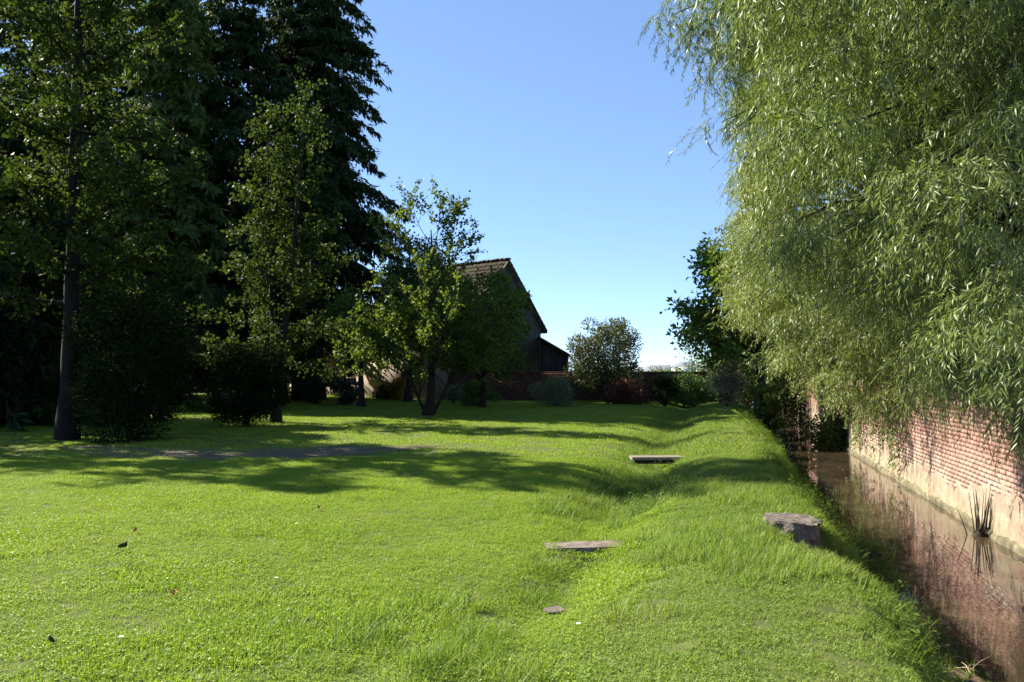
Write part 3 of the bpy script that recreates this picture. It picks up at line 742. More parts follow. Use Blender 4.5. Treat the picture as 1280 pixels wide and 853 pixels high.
# -------- the young maple-like tree on the lawn
PMp = dict(seg=[10, 9, 6, 4], wob=[.04, .06, .10, .12], trop=[0, .65, .4, .25], nch=[17, 7, 4], s0=[.20, .25, .2], ang=[56, 40, 38], len=[3.9, 1.25, .48], Lref=[1, 3.0, 1.1], rr=[.45, .5, .5], prof=lambda s: 1.12 - .74 * s)
tree('maple_tree', 'young maple with upright sparse top shoots on the sunlit lawn', 'tree', TX(535, 28.2), 28.2, 47, PMp, 6.2, .17, (.02, 0), .0, M['bark'], M['maple'], 25, .055, (.08, .13), (.07, .12), 2, stems=[(0, 0, (.15, 0), .16, 6.5), (-.05, .08, (-.34, .05), .07, 2.8), (.10, .05, (.50, .06), .07, 3.4)])
PB = dict(seg=[9, 8, 6, 4], wob=[.05, .08, .12, .12], trop=[0, .3, .2, .1], nch=[16, 8, 4], s0=[.2, .2, .2], ang=[60, 45, 40], len=[2.6, 1.1, .5], Lref=[1, 2.0, .9], rr=[.5, .5, .5], prof=lambda s: 1.0 - .5 * s)
tree('broadleaf_tree', 'dense rounded yellowish leaved tree right of the maple, before the barn', 'tree', TX(603, 34), 34, 42, dict(PB, nch=[20, 8, 4], len=[2.75, 1.05, .45], s0=[.2, .2, .2], ang=[66, 45, 40], trop=[0, .15, .2, .1]), 4.9, .13, (0, 0), .0, M['bark'], M['maple'], 40, .09, (.10, .17), (.09, .15), 2)
tree('broadleaf_tree', 'small tree with a pale green crown in front of the house, left of the maple', 'tree', TX(452, 35), 35, 43, dict(PB, s0=[.52, .2, .2]), 3.6, .16, (0, 0), .0, M['bark'], M['maple'], 34, .09, (.10, .17), (.09, .15), 2)
tree('broadleaf_tree', 'dark tree behind the maple rising against the house roof', 'tree', TX(510, 40), 40, 44, dict(PB, len=[3.0, 1.3, .6], s0=[.42, .2, .2]), 6.6, .18, (0, 0), .0, M['bark'], M['broad'], 24, .1, (.11, .18), (.09, .15), 2)
tree('slim_tree', 'slim young tree left of the twin conifer trunks', 'tree', TX(358, 40), 40, 45, dict(PB, nch=[12, 6, 3], len=[1.6, .8, .4], s0=[.4, .2, .2]), 4.5, .09, (0, 0), .0, M['bark'], M['broad'], 24, .1, (.11, .18), (.09, .15), 2)

# -------- shrubs along the far side of the lawn
shrub('magnolia_bush', 'bush with greyish glossy leaves beside the twin trunks', TX(430, 37), 37, .75, .7, 2.0, 51, M['glossy_dark'], 2600, (.12, .2), (.06, .09), 16)
shrub('yellow_bush', 'small bush with yellow autumn leaves against the house plinth', TX(496, 43.3), 43.3, .55, .5, 1.15, 52, M['yellow_leaf'], 1300, (.07, .13), (.05, .08), 10)
shrub('low_bush', 'low dark red green bush below the house window', TX(482, 44), 44, .8, .5, .85, 53, M['olive'], 1800, (.08, .13), (.04, .07), 12)
shrub('low_bush', 'low dark evergreen mound at the foot of the rounded tree', TX(598, 36), 36, .95, .8, 1.15, 54, M['hedge'], 4200, (.07, .12), (.04, .06), 20)
shrub('low_bush', 'loose pale bush between the maple trunk and the evergreen mound', TX(566, 37.5), 37.5, .6, .5, 1.0, 55, M['grey_leaf'], 1500, (.07, .13), (.03, .06), 12)
shrub('grey_bush', 'low grey green bush alone before the dark garden wall', TX(693, 35.5), 35.5, 1.0, .85, 1.25, 56, M['grey_leaf'], 5200, (.06, .12), (.025, .045), 24, up=.2)
shrub('olive_tree', 'broad rounded dark olive green tree right of the barn', TX(760, 39.5), 39.5, 1.95, 1.8, 4.3, 57, M['olive'], 15000, (.10, .18), (.04, .08), 64, z0=.5, cat='tree', stems=14, stemr=.05, br=(.16, .34))
shrub('red_bush', 'low bush with dark red leaves under the olive green tree', TX(783, 37.5), 37.5, 1.05, .8, 1.3, 58, M['red_leaf'], 4200, (.07, .13), (.04, .07), 20)
shrub('hedge_bush', 'large rounded dark green bush before the far wall', TX(856, 38), 38, 1.75, 1.3, 1.62, 59, M['hedge'], 11000, (.07, .12), (.04, .07), 34)
shrub('hedge_bush', 'light green hedge top catching the sun behind the dark round bush', TX(829, 43.5), 43.5, 1.5, .8, 1.75, 60, M['hedge_light'], 7000, (.07, .13), (.04, .07), 26)
shrub('topiary_bush', 'small round clipped dark bush on a short stem', TX(831, 35.5), 35.5, .52, .5, 1.45, 61, M['yew'], 3600, (.05, .09), (.025, .04), 16, z0=.2)
shrub('twiggy_bush', 'vase shaped pale twiggy bush with pinkish grey leaves on the bank', TX(905, 34.5), 34.5, .85, .8, 1.75, 62, M['twig_leaf'], 3600, (.05, .10), (.02, .035), 26, z0=.5, bark=M['bark_pale'], stems=20, stemr=.02)
shrub('low_bush', 'low dark tuft of a bush at the foot of the twiggy bush', TX(906, 34.2), 34.2, .42, .35, .45, 63, M['yew'], 900, (.06, .1), (.03, .05), 8)
shrub('hazel_bush', 'light green bush behind the twiggy bush', TX(914, 40.5), 40.5, 1.0, .9, 2.6, 64, M['hedge_light'], 5200, (.08, .14), (.05, .08), 24)
PW_ = dict(seg=[9, 8, 6, 4], wob=[.05, .09, .12, .12], trop=[0, .15, .05, 0], nch=[15, 7, 4], s0=[.38, .25, .2], ang=[62, 45, 40], len=[3.05, 1.5, .6], Lref=[1, 2.4, 1.1], rr=[.5, .5, .5], prof=lambda s: 1.1 - .5 * s)
tree('walnut_tree', 'big leaved tree with a dark trunk leaning out left of the willow', 'tree', TX(958, 31), 31, 46, PW_, 6.6, .22, (-.09, 0), -.25, M['bark'], M['walnut'], 42, .16, (.18, .30), (.09, .14), 2)

# stream end: dark bushes and ivy
def ux(u, Y): return u + K * Y
shrub('ivy_column', 'ivy clad post of foliage on the left bank under the willow', ux(1.75, 26.5), 26.5, .42, .6, 2.7, 71, M['ivy'], 5200, (.07, .12), (.05, .08), 22)
shrub('stream_tree', 'tall dark leafy bush behind the far end of the stream', ux(1.9, 45), 45, 3.2, 2.0, 6.2, 75, M['hedge'], 16000, (.14, .22), (.08, .13), 46)
for k, (u_, Y_, rx_, h_, lb) in enumerate(((5.2, 38, 2.4, 5.5, 'dense dark tree beyond the end of the brick wall'), (8.0, 44, 3.2, 7.0, 'dense tall tree farther back beyond the end of the brick wall'), (11.5, 40, 3.0, 7.0, 'dense dark tree behind the willows, right of the other two'))):
    shrub('garden_tree', lb, ux(u_, Y_), Y_, rx_, 2.2, h_, 140 + k, M['hedge'], 16000, (.15, .24), (.09, .15), 50, cat='tree', stems=9, stemr=.06)
shrub('stream_bush', 'dark bush closing the far end of the stream', ux(3.2, 37), 37, 2.0, 1.6, 3.6, 72, M['yew'], 9000, (.09, .15), (.05, .08), 30)
shrub('stream_bush', 'leafy green bush at the water edge where the brick wall begins', ux(3.9, 26.5), 26.5, .75, .9, 1.9, 73, M['ivy'], 5200, (.07, .12), (.05, .08), 22)
shrub('stream_bush', 'dark brown leaved bush beside the ivy column', ux(.55, 32), 32, .65, .6, 2.1, 74, M['twig_leaf'], 2600, (.07, .12), (.04, .06), 16)

# ------------------------------------------------------------------ willows
def inside(poly, x, y):
    r = np.zeros(len(x), bool); n = len(poly)
    for i in range(n):
        x0, y0 = poly[i]; x1, y1 = poly[(i + 1) % n]
        c = ((y0 > y) != (y1 > y)) & (x < (x1 - x0) * (y - y0) / (y1 - y0 + 1e-9) + x0); r ^= c
    return r

def willow(name, label, tu, tY, Yr, seed, mat, nclump, nstr, Ls, Ws, floor, edge, extra=(), zmax=13.0):
    """clumps of hanging leafy shoots; 'floor' is the underside of the crown, 'edge' its left outline (slope x/y against slope z/y)"""
    rng = np.random.default_rng(seed)
    X0 = ux(tu, tY); zb = float(ground(X0, tY)) - .1
    rt = root(name, label, 'tree', (X0, tY, zb), 0)
    n = 60000
    u = rng.uniform(-1.2, 9, n); Y = rng.uniform(*Yr, n); z = rng.uniform(.6, zmax, n)
    X = u + K * Y; sx = X / Y * FPX + 640; sy = 462 - (z - EYE) / Y * FPX
    r = rng.uniform(.35, .85, n)
    fl = floor(u, Y)
    ok = (z - .55 * r > fl) & (sx - r / Y * FPX * .9 > np.interp(sy, edge[1], edge[0])) & (sx < 1420)
    # keep the lower and outer skin, thin the inside
    skin = np.minimum(np.minimum(z - fl, (sx - np.interp(sy, edge[1], edge[0])) / FPX * Y), .7 * (Y - Yr[0]))
    ok &= rng.random(n) < np.exp(-np.maximum(skin - 1.2, 0) / 1.3)
    hol = vnoise(u * .85 + z * .55, Y * .55 + z * .75, seed) + .5 * vnoise(u * 1.7, Y * 1.2 + z * 1.6, seed + 1)
    ok &= (hol > .80) | (skin > 1.3) | (sx - np.interp(sy, edge[1], edge[0]) < 1.1 / Y * FPX)
    idx = np.flatnonzero(ok)[:nclump * 12]
    keep = []; pos = np.stack([X, Y, z], 1)
    for q in idx:                                           # spread the clumps
        if len(keep) >= nclump: break
        if all(np.sum((pos[q] - pos[k]) ** 2) > (.50 * (r[q] + r[k])) ** 2 * .95 for k in keep[-nclump:]): keep.append(q)
    ctr = pos[keep]; rad = r[keep]
    if len(extra): ctr = np.concatenate([ctr, np.array([e[:3] for e in extra])]); rad = np.concatenate([rad, np.array([e[3] for e in extra])])
    # trunk and limbs
    fork = np.array([X0 + .3, tY, zb + 2.6])
    tp = np.array([[X0, tY, zb], [X0 + .05, tY, zb + .9], [X0 + .2, tY, zb + 1.8], fork])
    ti = np.linspace(0, 3, 12); tp = np.stack([np.interp(ti, np.arange(4), tp[:, k]) for k in range(3)], 1)
    o = np.array([X0, tY, zb])
    link('trunk', Geo().tube(tp - o, .42, .33, 12).build('trunk', [M['bark']], smooth=True), rt)
    g = Geo()
    for c, rr in zip(ctr, rad):
        s = np.linspace(0, 1, 10)[:, None]; top_ = fork * .45 + c * .55; top_[2] = max(fork[2], c[2]) + .5 + .18 * np.linalg.norm((c - fork)[:2])
        pts = (1 - s) ** 2 * fork + 2 * s * (1 - s) * top_ + s * s * c
        pts[1:-1] += rng.normal(0, .05, (8, 3))
        g.tube(pts - o, .016 + .005 * np.linalg.norm(c - fork), .008, 5, False)
    link('branches', g.build('branches', [M['bark']], smooth=True), rt)
    # hanging shoots
    ns_ = np.maximum((nstr * (rad / .62) ** 2).astype(int), 8); ci = np.repeat(np.arange(len(ctr)), ns_); m = len(ci)
    dv = rdir(rng, m); dv[:, 2] = np.abs(dv[:, 2]) * .9 - .25
    A = ctr[ci] + dv * (rad[ci] * rng.uniform(.25, 1.0, m))[:, None]
    out = norm(dv * np.array([1, 1, .2]) + rng.normal(0, .35, (m, 3)))
    Lg = rng.uniform(.35, 1.0, m) * (.55 + .45 * rad[ci]) * np.where(rng.random(m) < .12, 1.5, 1)
    nod = 15; CC = []; DD = []; NN = []; SH = Geo()
    sway = rng.normal(0, .22, (m, 3)); sway[:, 2] = 0
    tpts = []
    for e in range(nod + 1):
        f = e / nod
        tpts.append(A + out * (Lg * .72 * (f - .42 * f * f))[:, None] + np.array([0, 0, -1.0]) * (Lg * (-.12 * f + .80 * f ** 1.6))[:, None] + sway * f * f)
    for e in range(nod):
        p0 = tpts[e]; t = norm(tpts[e + 1] - tpts[e])
        for side in (0, 1):
            f = rng.random((m, 1)); c = p0 + (tpts[e + 1] - p0) * f
            lat = norm(np.cross(t, rdir(rng, m)))
            CC.append(c); DD.append(norm(t * .75 + lat * .75 + np.array([0, 0, -.35]))); NN.append(norm(lat * .5 + dv * .8 + rng.normal(0, .45, (m, 3)) + np.array([-.15, 0, .45])))
    C = np.concatenate(CC); D = np.concatenate(DD); N_ = np.concatenate(NN)
    keepm = rng.random(len(C)) < .9; C, D, N_ = C[keepm], D[keepm], N_[keepm]; nl = len(C)
    link('crown', leaf_mesh('crown', C - o, D, N_, rng.uniform(*Ls, nl), rng.uniform(*Ws, nl), mat, .2, .4), rt)
    # the thin shoots themselves
    tw = np.stack([tpts[0], tpts[nod // 3], tpts[2 * nod // 3], tpts[nod]], 1) - o; wv = np.array([.003, 0, 0])
    Vt = np.concatenate([tw - wv, tw + wv], 2).reshape(m, 4, 2, 3).reshape(-1, 3); b0 = np.arange(m)[:, None] * 8
    Q = np.concatenate([b0 + np.array([0, 1, 3, 2]) + 2 * q for q in range(3)])
    link('shoots', mesh('shoots', Vt, Q, None, [M['bark_grey']]), rt)
    return rt, nl

edge_n = ([862, 885, 905, 925, 934, 925, 935, 960, 985, 1010, 1035, 1060], [-400, 0, 90, 160, 200, 270, 330, 400, 450, 500, 540, 580])
edge_f = ([915, 915, 912, 905, 898, 902, 918, 945, 985, 1010, 1040], [-400, 190, 240, 290, 330, 370, 410, 450, 500, 530, 570])
floor_n = lambda u, Y: .48 + np.maximum(0, 3.8 - u) * .84 + .7 * (vnoise(u * .8, Y * .8, 41) - .5)
floor_f = lambda u, Y: .28 + np.maximum(0, 3.7 - u) * .74 + .8 * (vnoise(u * .8, Y * .8, 42) - .5)
ex = []
for (px, py, Yq, rq) in ((842, 14, 13, .34), (866, 32, 13, .42), (884, 62, 13.2, .42), (900, 20, 13.4, .6), (912, 100, 13.4, .5), (872, -20, 13, .5), (905, 150, 13.5, .35)):
    ex.append((P(px, Yq), Yq, Zp(py, Yq), rq))
_, n1 = willow('willow_tree', 'nearer willow with long hanging olive green shoots over the near end of the brick wall', 6.6, 13.5, (6.6, 17.0), 81, M['willow'], 400, 64, (.075, .12), (.009, .016), floor_n, edge_n, ex)
_, n2 = willow('willow_tree', 'farther willow with paler sunlit shoots hanging over the far stretch of stream', 6.4, 23.0, (16.0, 28.0), 82, M['willow_pale'], 400, 58, (.085, .135), (.013, .021), floor_f, edge_f, (), 14.0)
print('willow leaves', n1, n2)

# ------------------------------------------------------------------ slabs, stones and small things
def rough_block(name, size, mat, seed, cuts=7, amp=.03, rounded=.0):
    import bmesh
    bm = bmesh.new(); bmesh.ops.create_cube(bm, size=1)
    bmesh.ops.subdivide_edges(bm, edges=bm.edges[:], cuts=cuts, use_grid_fill=True)
    from mathutils import noise as mn
    for v in bm.verts:
        p = v.co.copy(); x, y, z = p
        if rounded:
            m = max(abs(x), abs(y)); l = math.hypot(x, y)
            if l > 1e-6: f = (1 - rounded) + rounded * m / l; x *= f; y *= f
        e = max(abs(x), abs(y), abs(z)) if False else 1
        w = Vector((x * size[0], y * size[1], z * size[2]))
        nn = mn.noise_vector(w * 6 + Vector((seed, 0, 0))) * amp + mn.noise_vector(w * 17 + Vector((seed, 5, 0))) * amp * .6
        if z > .49: nn.z *= .35
        v.co = w + nn
    me = bpy.data.meshes.new(name); bm.to_mesh(me); bm.free(); me.materials.append(mat)
    return me
bz = float(ground(2.45, 7.6))
o = link('stone_block', rough_block('stone_block', (.50, .70, .26), M['block'], 3, 15, .05, .85), None, (2.60, 7.66, .09), (R(-2), R(4), R(-14)))
tag(o, 'rounded weathered stone block jutting from the bank beside the stream', 'stone')
sz = float(max(ground(.28, 7.5), ground(1.05, 7.5)))
o = link('stone_slab', rough_block('stone_slab', (.72, .27, .06), M['concrete'], 9, 9, .012, .1), None, (.66, 7.5, -.018), (0, R(-1), R(3)))
tag(o, 'thin stone slab lying flat across the ditch in the near lawn', 'slab')
o = link('small_stone', rough_block('small_stone', (.15, .11, .07), M['concrete'], 31, 5, .012, .7), None, (.29, 5.75, float(ground(.29, 5.75)) - .004), (R(4), 0, R(20)))
tag(o, 'small half buried stone in the ditch between the near slab and the viewer', 'stone')
b2 = root('plank_bridge', 'grey plank footbridge across the ditch in the middle of the lawn', 'footbridge', (2.62, 15.0, -.028), R(2))
for k in range(2):
    link('plank', rough_block('plank', (.92, .155, .05), M['plank'], 14 + k, 6, .004), b2, (0, (k - .5) * .17, .02))
for s in (-1, 1):
    link('shade_block', rough_block('shade_block', (.36, .27, .07), M['dark_wood'], 20 + s, 3, .006), b2, (s * .185, .02, -.045))  # dark blocks close the gap under the planks, standing in for shade

# thin dark upright strands on a low dark base at the wall foot
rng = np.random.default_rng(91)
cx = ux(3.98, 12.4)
st = root('dark_strands', 'cluster of thin dark upright strands in the water against the wall', 'plant', (cx, 12.4, -1.0))
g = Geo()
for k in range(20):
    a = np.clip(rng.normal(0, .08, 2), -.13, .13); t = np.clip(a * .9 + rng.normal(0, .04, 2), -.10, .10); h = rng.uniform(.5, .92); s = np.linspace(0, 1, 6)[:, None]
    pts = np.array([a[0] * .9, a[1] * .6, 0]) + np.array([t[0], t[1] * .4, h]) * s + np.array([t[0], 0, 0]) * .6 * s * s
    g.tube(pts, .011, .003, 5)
link('stems', g.build('stems', [M['strand']]), st)
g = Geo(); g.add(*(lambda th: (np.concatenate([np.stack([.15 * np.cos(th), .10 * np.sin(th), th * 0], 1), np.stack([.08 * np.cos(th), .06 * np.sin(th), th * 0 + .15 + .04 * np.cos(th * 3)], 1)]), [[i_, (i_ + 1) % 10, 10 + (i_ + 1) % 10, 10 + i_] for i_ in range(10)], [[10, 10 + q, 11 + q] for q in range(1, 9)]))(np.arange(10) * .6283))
link('strand_base', g.build('strand_base', [M['strand']]), st)

# things lying on the grass
def curled_leaf(name, label, X, Y, size, mat, seed):
    r = np.random.default_rng(seed); n, m = 7, 4; V = []
    for i_ in range(n):
        f = i_ / (n - 1)
        w = size * .38 * math.sin(math.pi * (f * .92 + .04))
        for j_ in range(m):
            q = j_ / (m - 1) * 2 - 1
            V.append((size * (f - .5), w * q, size * (.35 * q * q * (.6 + f) + .25 * (f - .4) ** 2) + r.normal(0, size * .015)))
    Q = [[i_ * m + j_, (i_ + 1) * m + j_, (i_ + 1) * m + j_ + 1, i_ * m + j_ + 1] for i_ in range(n - 1) for j_ in range(m - 1)]
    o = link(name, mesh(name, V, Q, None, [mat], smooth=True), None, (X, Y, float(ground(X, Y)) + .035), (r.normal(0, .2), r.normal(0, .2), r.uniform(0, 6)))
    return tag(o, label, 'leaf')
def spot(px, py): Y = EYE * FPX / (py - 462); return P(px, Y), Y
curled_leaf('fallen_leaf', 'large dark brown curled leaf lying alone on the lawn', *spot(157, 690), .075, M['dead_leaf'], 1)
curled_leaf('fallen_leaf', 'small orange fallen leaf beyond the large dark leaf', *spot(173, 669), .05, M['orange_leaf'], 2)
curled_leaf('fallen_leaf', 'small orange brown leaf in the near left lawn', *spot(222, 748), .06, M['orange_leaf'], 3)
curled_leaf('fallen_leaf', 'brown fallen leaf at the left edge of the near lawn', *spot(70, 808), .045, M['dead_leaf'], 4)
curled_leaf('fallen_leaf', 'tiny brown leaf in the middle of the lawn', *spot(400, 640), .06, M['orange_leaf'], 6)
def daisy(label, X, Y, seed):
    r = root('daisy', label, 'flower', (X, Y, float(ground(X, Y))), seed, 'daisies on the lawn')
    V = []; Q = []
    for k in range(13):
        a = k * 2 * math.pi / 13; c, s = math.cos(a), math.sin(a)
        for (rr, w, zz) in ((.004, .002, 0), (.011, .0032, .002), (.016, .001, .003)):
            V += [(c * rr - s * w, s * rr + c * w, .052 + zz), (c * rr + s * w, s * rr - c * w, .052 + zz)]
        b = k * 6; Q += [[b, b + 1, b + 3, b + 2], [b + 2, b + 3, b + 5, b + 4]]
    link('petals', mesh('petals', V, Q, None, [M['petal']]), r)
    g = Geo(); th = np.arange(8) * math.pi / 4
    g.add(np.concatenate([np.stack([.0055 * np.cos(th), .0055 * np.sin(th), th * 0 + .053], 1), [[0, 0, .057]]]), None, [[i_, (i_ + 1) % 8, 8] for i_ in range(8)])
    link('centre', g.build('centre', [M['yolk']]), r)
    g = Geo(); g.tube([[0, 0, 0], [.002, 0, .025], [0, 0, .052]], .0012, .001, 4); link('stem', g.build('stem', [M['weed']]), r)
daisy('white daisy in the near left lawn', *spot(157, 806), 1)
daisy('white daisy in the lawn between the dark leaf and the ditch', *spot(348, 729), 2)
daisy('white daisy beside the ditch close to the viewer', *spot(722, 785), 3)
daisy('white daisy farther out in the sunlit lawn', *spot(372, 661), 4)

# far things beyond the garden
def far_house(name, label, px, Y, w, d, h, rh, zbase):
    r = root(name, label, 'house', (P(px, Y), Y, zbase))
    link('wall', Geo().box((0, 0, h / 2), (w, d, h)).build('wall', [M['white']]), r)
    g = Geo(); V = [[-w / 2 - .3, -d / 2 - .3, h], [w / 2 + .3, -d / 2 - .3, h], [w / 2 + .3, d / 2 + .3, h], [-w / 2 - .3, d / 2 + .3, h], [-w / 2 - .3, 0, h + rh], [w / 2 + .3, 0, h + rh]]
    g.add(V, [[0, 1, 5, 4], [2, 3, 4, 5]], [[1, 2, 5], [3, 0, 4]]); link('roof', g.build('roof', [M['greyroof']]), r)
    for k in (-.3, 0, .3):
        link('window', Geo().box((k * w, -d / 2 - .03, h * .62), (w * .12, .1, h * .28)).build('window', [M['pane']]), r)
    return r
far_house('far_house', 'small white house on the horizon left of the mast', 854, 240, 5.5, 8, 6.6, 1.6, -4.3)
far_house('far_house', 'long low pale building with a grey roof on the horizon', 828, 265, 16, 9, 5.2, 2.2, -4.3)
far_house('far_house', 'pale grey roofed building on the horizon right of the mast', 881, 255, 9, 8, 6.0, 2.2, -4.6)
ms = root('mast', 'thin lamp mast rising above the far roofs', 'mast', (P(863.5, 200), 200, -4.5))
link('pole', Geo().tube([[0, 0, 0], [0, 0, 6], [0, 0, 10.4]], .2, .13, 8).build('pole', [M['metal']]), ms)
link('lamp_head', Geo().box((-.1, 0, 10.5), (.7, .3, .2)).build('lamp_head', [M['metal']]), ms)
rng = np.random.default_rng(95); CC = []; n = 16000
bx_ = rng.uniform(P(560, 330), P(1100, 330), 90); bh = rng.uniform(5.5, 9.0, 90)
pick = rng.integers(0, 90, n); dv = rdir(rng, n)
C = np.stack([bx_[pick], 330 + rng.uniform(-6, 6, 90)[pick], -6.5 + bh[pick] * .55], 1) + dv * np.stack([np.full(n, 3.4), np.full(n, 3.4), bh[pick] * .5], 1) * rng.uniform(.75, 1.05, (n, 1))
tag(link('far_wood', leaf_mesh('far_wood', C, rdir(rng, n), dv + [0, 0, .3], rng.uniform(.7, 1.2, n), rng.uniform(.6, 1.0, n), M['wood_far'])), 'low belt of far trees along the horizon', kind='stuff')

# ------------------------------------------------------------------ grass and bank plants
def blades(rng, n, size, h, w, mat, name, bend=.5, seg=2, extra=None):
    x = rng.uniform(-size / 2, size / 2, (n, 2)); H = rng.uniform(*h, n); Wd = rng.uniform(*w, n); az = rng.uniform(0, 6.283, n)
    out = np.stack([np.cos(az), np.sin(az), az * 0], 1); side = np.stack([-np.sin(az), np.cos(az), az * 0], 1); b = rng.uniform(.1, bend, n)
    V = []; base = np.stack([x[:, 0], x[:, 1], np.full(n, -.006)], 1)
    for k in range(seg + 1):
        f = k / seg; c = base + out * (b * H * f * f)[:, None] + np.array([0, 0, 1.0]) * (H * (f - .3 * b * f * f))[:, None]
        ww = Wd * (1 - f ** 1.5) * .5 + .0003
        V += [c - side * ww[:, None], c + side * ww[:, None]]
    V = np.stack(V, 1); nv = 2 * (seg + 1); b0 = np.arange(n)[:, None] * nv
    Q = np.concatenate([b0 + np.array([0, 1, 3, 2]) + 2 * k for k in range(seg)])
    V = V.reshape(-1, 3)
    if extra is not None:
        C, D, N_, L_, W2 = extra; D = norm(D); S = norm(np.cross(D, N_)); nn = norm(np.cross(S, D)); m_ = C + D * L_[:, None] * .6 + nn * W2[:, None] * .1
        V2 = np.stack([C, m_ + S * W2[:, None] * .5, C + D * L_[:, None], m_ - S * W2[:, None] * .5], 1).reshape(-1, 3)
        Q = np.concatenate([Q, np.arange(len(C) * 4).reshape(-1, 4) + len(V)]); V = np.concatenate([V, V2])
    return mesh(name, V, Q, None, [mat])

def clover(rng, n, size, z, L, up=1.6):
    C = np.stack([rng.uniform(-size / 2, size / 2, n), rng.uniform(-size / 2, size / 2, n), rng.uniform(*z, n)], 1)
    C = np.repeat(C, 3, 0); m = len(C); az = np.repeat(rng.uniform(0, 6.28, n), 3) + np.tile([0, 2.09, 4.19], n)
    D = np.stack([np.cos(az), np.sin(az), rng.normal(.05, .2, m)], 1); N_ = norm(rng.normal(0, .45, (m, 3)) + np.array([0, 0, up]))
    Ls = rng.uniform(*L, m); return C, D, N_, Ls, Ls * .95

def weedplant(rng, n, size, h, L, Wf=.5):
    """upright stems carrying pairs of leaves"""
    CC = []; DD = []; NN = []
    for k in range(n):
        x = rng.uniform(-size / 2, size / 2, 2); H = rng.uniform(*h); ln = rng.normal(0, .25, 2)
        m = int(6 + H * 40); f = np.linspace(.25, 1, m); az = np.arange(m) * 1.57 + rng.uniform(0, 6)
        CC.append(np.stack([x[0] + ln[0] * H * f, x[1] + ln[1] * H * f, H * f], 1)); DD.append(np.stack([np.cos(az), np.sin(az), rng.normal(.1, .25, m)], 1)); NN.append(rng.normal(0, .3, (m, 3)) + np.array([0, 0, 1]))
    C = np.concatenate(CC); n_ = len(C); Ls = rng.uniform(*L, n_)
    return C, np.concatenate(DD), np.concatenate(NN), Ls, Ls * Wf

def scatter(name, label, pts, rot, scl, idx, variants):
    src = bpy.data.collections.new(name + '_tufts')
    for k, me in enumerate(variants):
        src.objects.link(bpy.data.objects.new(f'{name}_tuft', me))
    me = bpy.data.meshes.new(name); me.vertices.add(len(pts)); me.vertices.foreach_set('co', np.asarray(pts, np.float32).ravel())
    a = me.attributes.new('rot', 'FLOAT_VECTOR', 'POINT'); a.data.foreach_set('vector', np.asarray(rot, np.float32).ravel())
    a = me.attributes.new('scl', 'FLOAT', 'POINT'); a.data.foreach_set('value', np.asarray(scl, np.float32))
    a = me.attributes.new('pick', 'INT', 'POINT'); a.data.foreach_set('value', np.asarray(idx, np.int32))
    o = link(name, me); tag(o, label, kind='stuff')
    ng = bpy.data.node_groups.new(name, 'GeometryNodeTree')
    ng.interface.new_socket('Geometry', in_out='INPUT', socket_type='NodeSocketGeometry'); ng.interface.new_socket('Geometry', in_out='OUTPUT', socket_type='NodeSocketGeometry')
    N, L = ng.nodes, ng.links; gi = N.new('NodeGroupInput'); go = N.new('NodeGroupOutput')
    ci = N.new('GeometryNodeCollectionInfo'); ci.inputs['Collection'].default_value = src; ci.inputs['Separate Children'].default_value = True; ci.inputs['Reset Children'].default_value = True
    ip = N.new('GeometryNodeInstanceOnPoints'); ip.inputs['Pick Instance'].default_value = True
    def attr(nm, ty): q = N.new('GeometryNodeInputNamedAttribute'); q.data_type = ty; q.inputs['Name'].default_value = nm; return q.outputs['Attribute']
    e2r = N.new('FunctionNodeEulerToRotation'); L.new(attr('rot', 'FLOAT_VECTOR'), e2r.inputs[0])
    L.new(gi.outputs[0], ip.inputs['Points']); L.new(ci.outputs[0], ip.inputs['Instance']); L.new(attr('pick', 'INT'), ip.inputs['Instance Index'])
    L.new(e2r.outputs[0], ip.inputs['Rotation']); L.new(attr('scl', 'FLOAT'), ip.inputs['Scale']); L.new(ip.outputs[0], go.inputs[0])
    md = o.modifiers.new('tufts', 'NODES'); md.node_group = ng
    return o

def lay(rng, X, Y, tilt=1.0):
    e = .12; z = ground(X, Y)
    nx = -(ground(X + e, Y) - ground(X - e, Y)) / (2 * e) * tilt; ny = -(ground(X, Y + e) - ground(X, Y - e)) / (2 * e) * tilt
    rots = np.zeros((len(X), 3)); az = rng.uniform(0, 6.283, len(X))
    for k in range(len(X)):
        q = Vector((0, 0, 1)).rotation_difference(Vector((nx[k], ny[k], 1)).normalized())
        rots[k] = (q.to_matrix() @ Matrix.Rotation(az[k], 3, 'Z')).to_euler()
    return np.stack([X, Y, z], 1), rots

def jgrid(rng, x0, x1, y0, y1, sp):
    gx_, gy_ = np.meshgrid(np.arange(x0, x1, sp), np.arange(y0, y1, sp)); n = gx_.size
    return gx_.ravel() + rng.uniform(-sp * .6, sp * .6, n), gy_.ravel() + rng.uniform(-sp * .6, sp * .6, n)

rng = np.random.default_rng(7)
near_v = [blades(rng, 420, .30, (.014, .034), (.003, .0055), M['lawn'], 'lawn_tuft', 1.0, 2, clover(rng, 55, .3, (.010, .024), (.007, .012), 1.1)) for _ in range(4)] + \
         [blades(rng, 300, .30, (.02, .055), (.003, .0055), M['lawn'], 'lawn_tuft', .9, 2, clover(rng, 45, .3, (.012, .03), (.008, .014), 1.0)) for _ in range(2)]
X, Y = jgrid(rng, -13, 8, 2.2, 15, .165)
u = X - K * Y
ok = (np.abs(X) < .74 * Y + 1.4) & (u < -.55 + .5 * (vnoise(X * 1.3, Y * 1.3, 61) - .5)) & ((path_mask(X, Y) < .2) | (rng.random(len(X)) < .28))
X, Y = X[ok], Y[ok]; pts, rot = lay(rng, X, Y)
hi = vnoise(X * 1.1, Y * 1.1, 51)
idx = np.where(hi > .63, rng.integers(4, 6, len(X)), rng.integers(0, 4, len(X)))
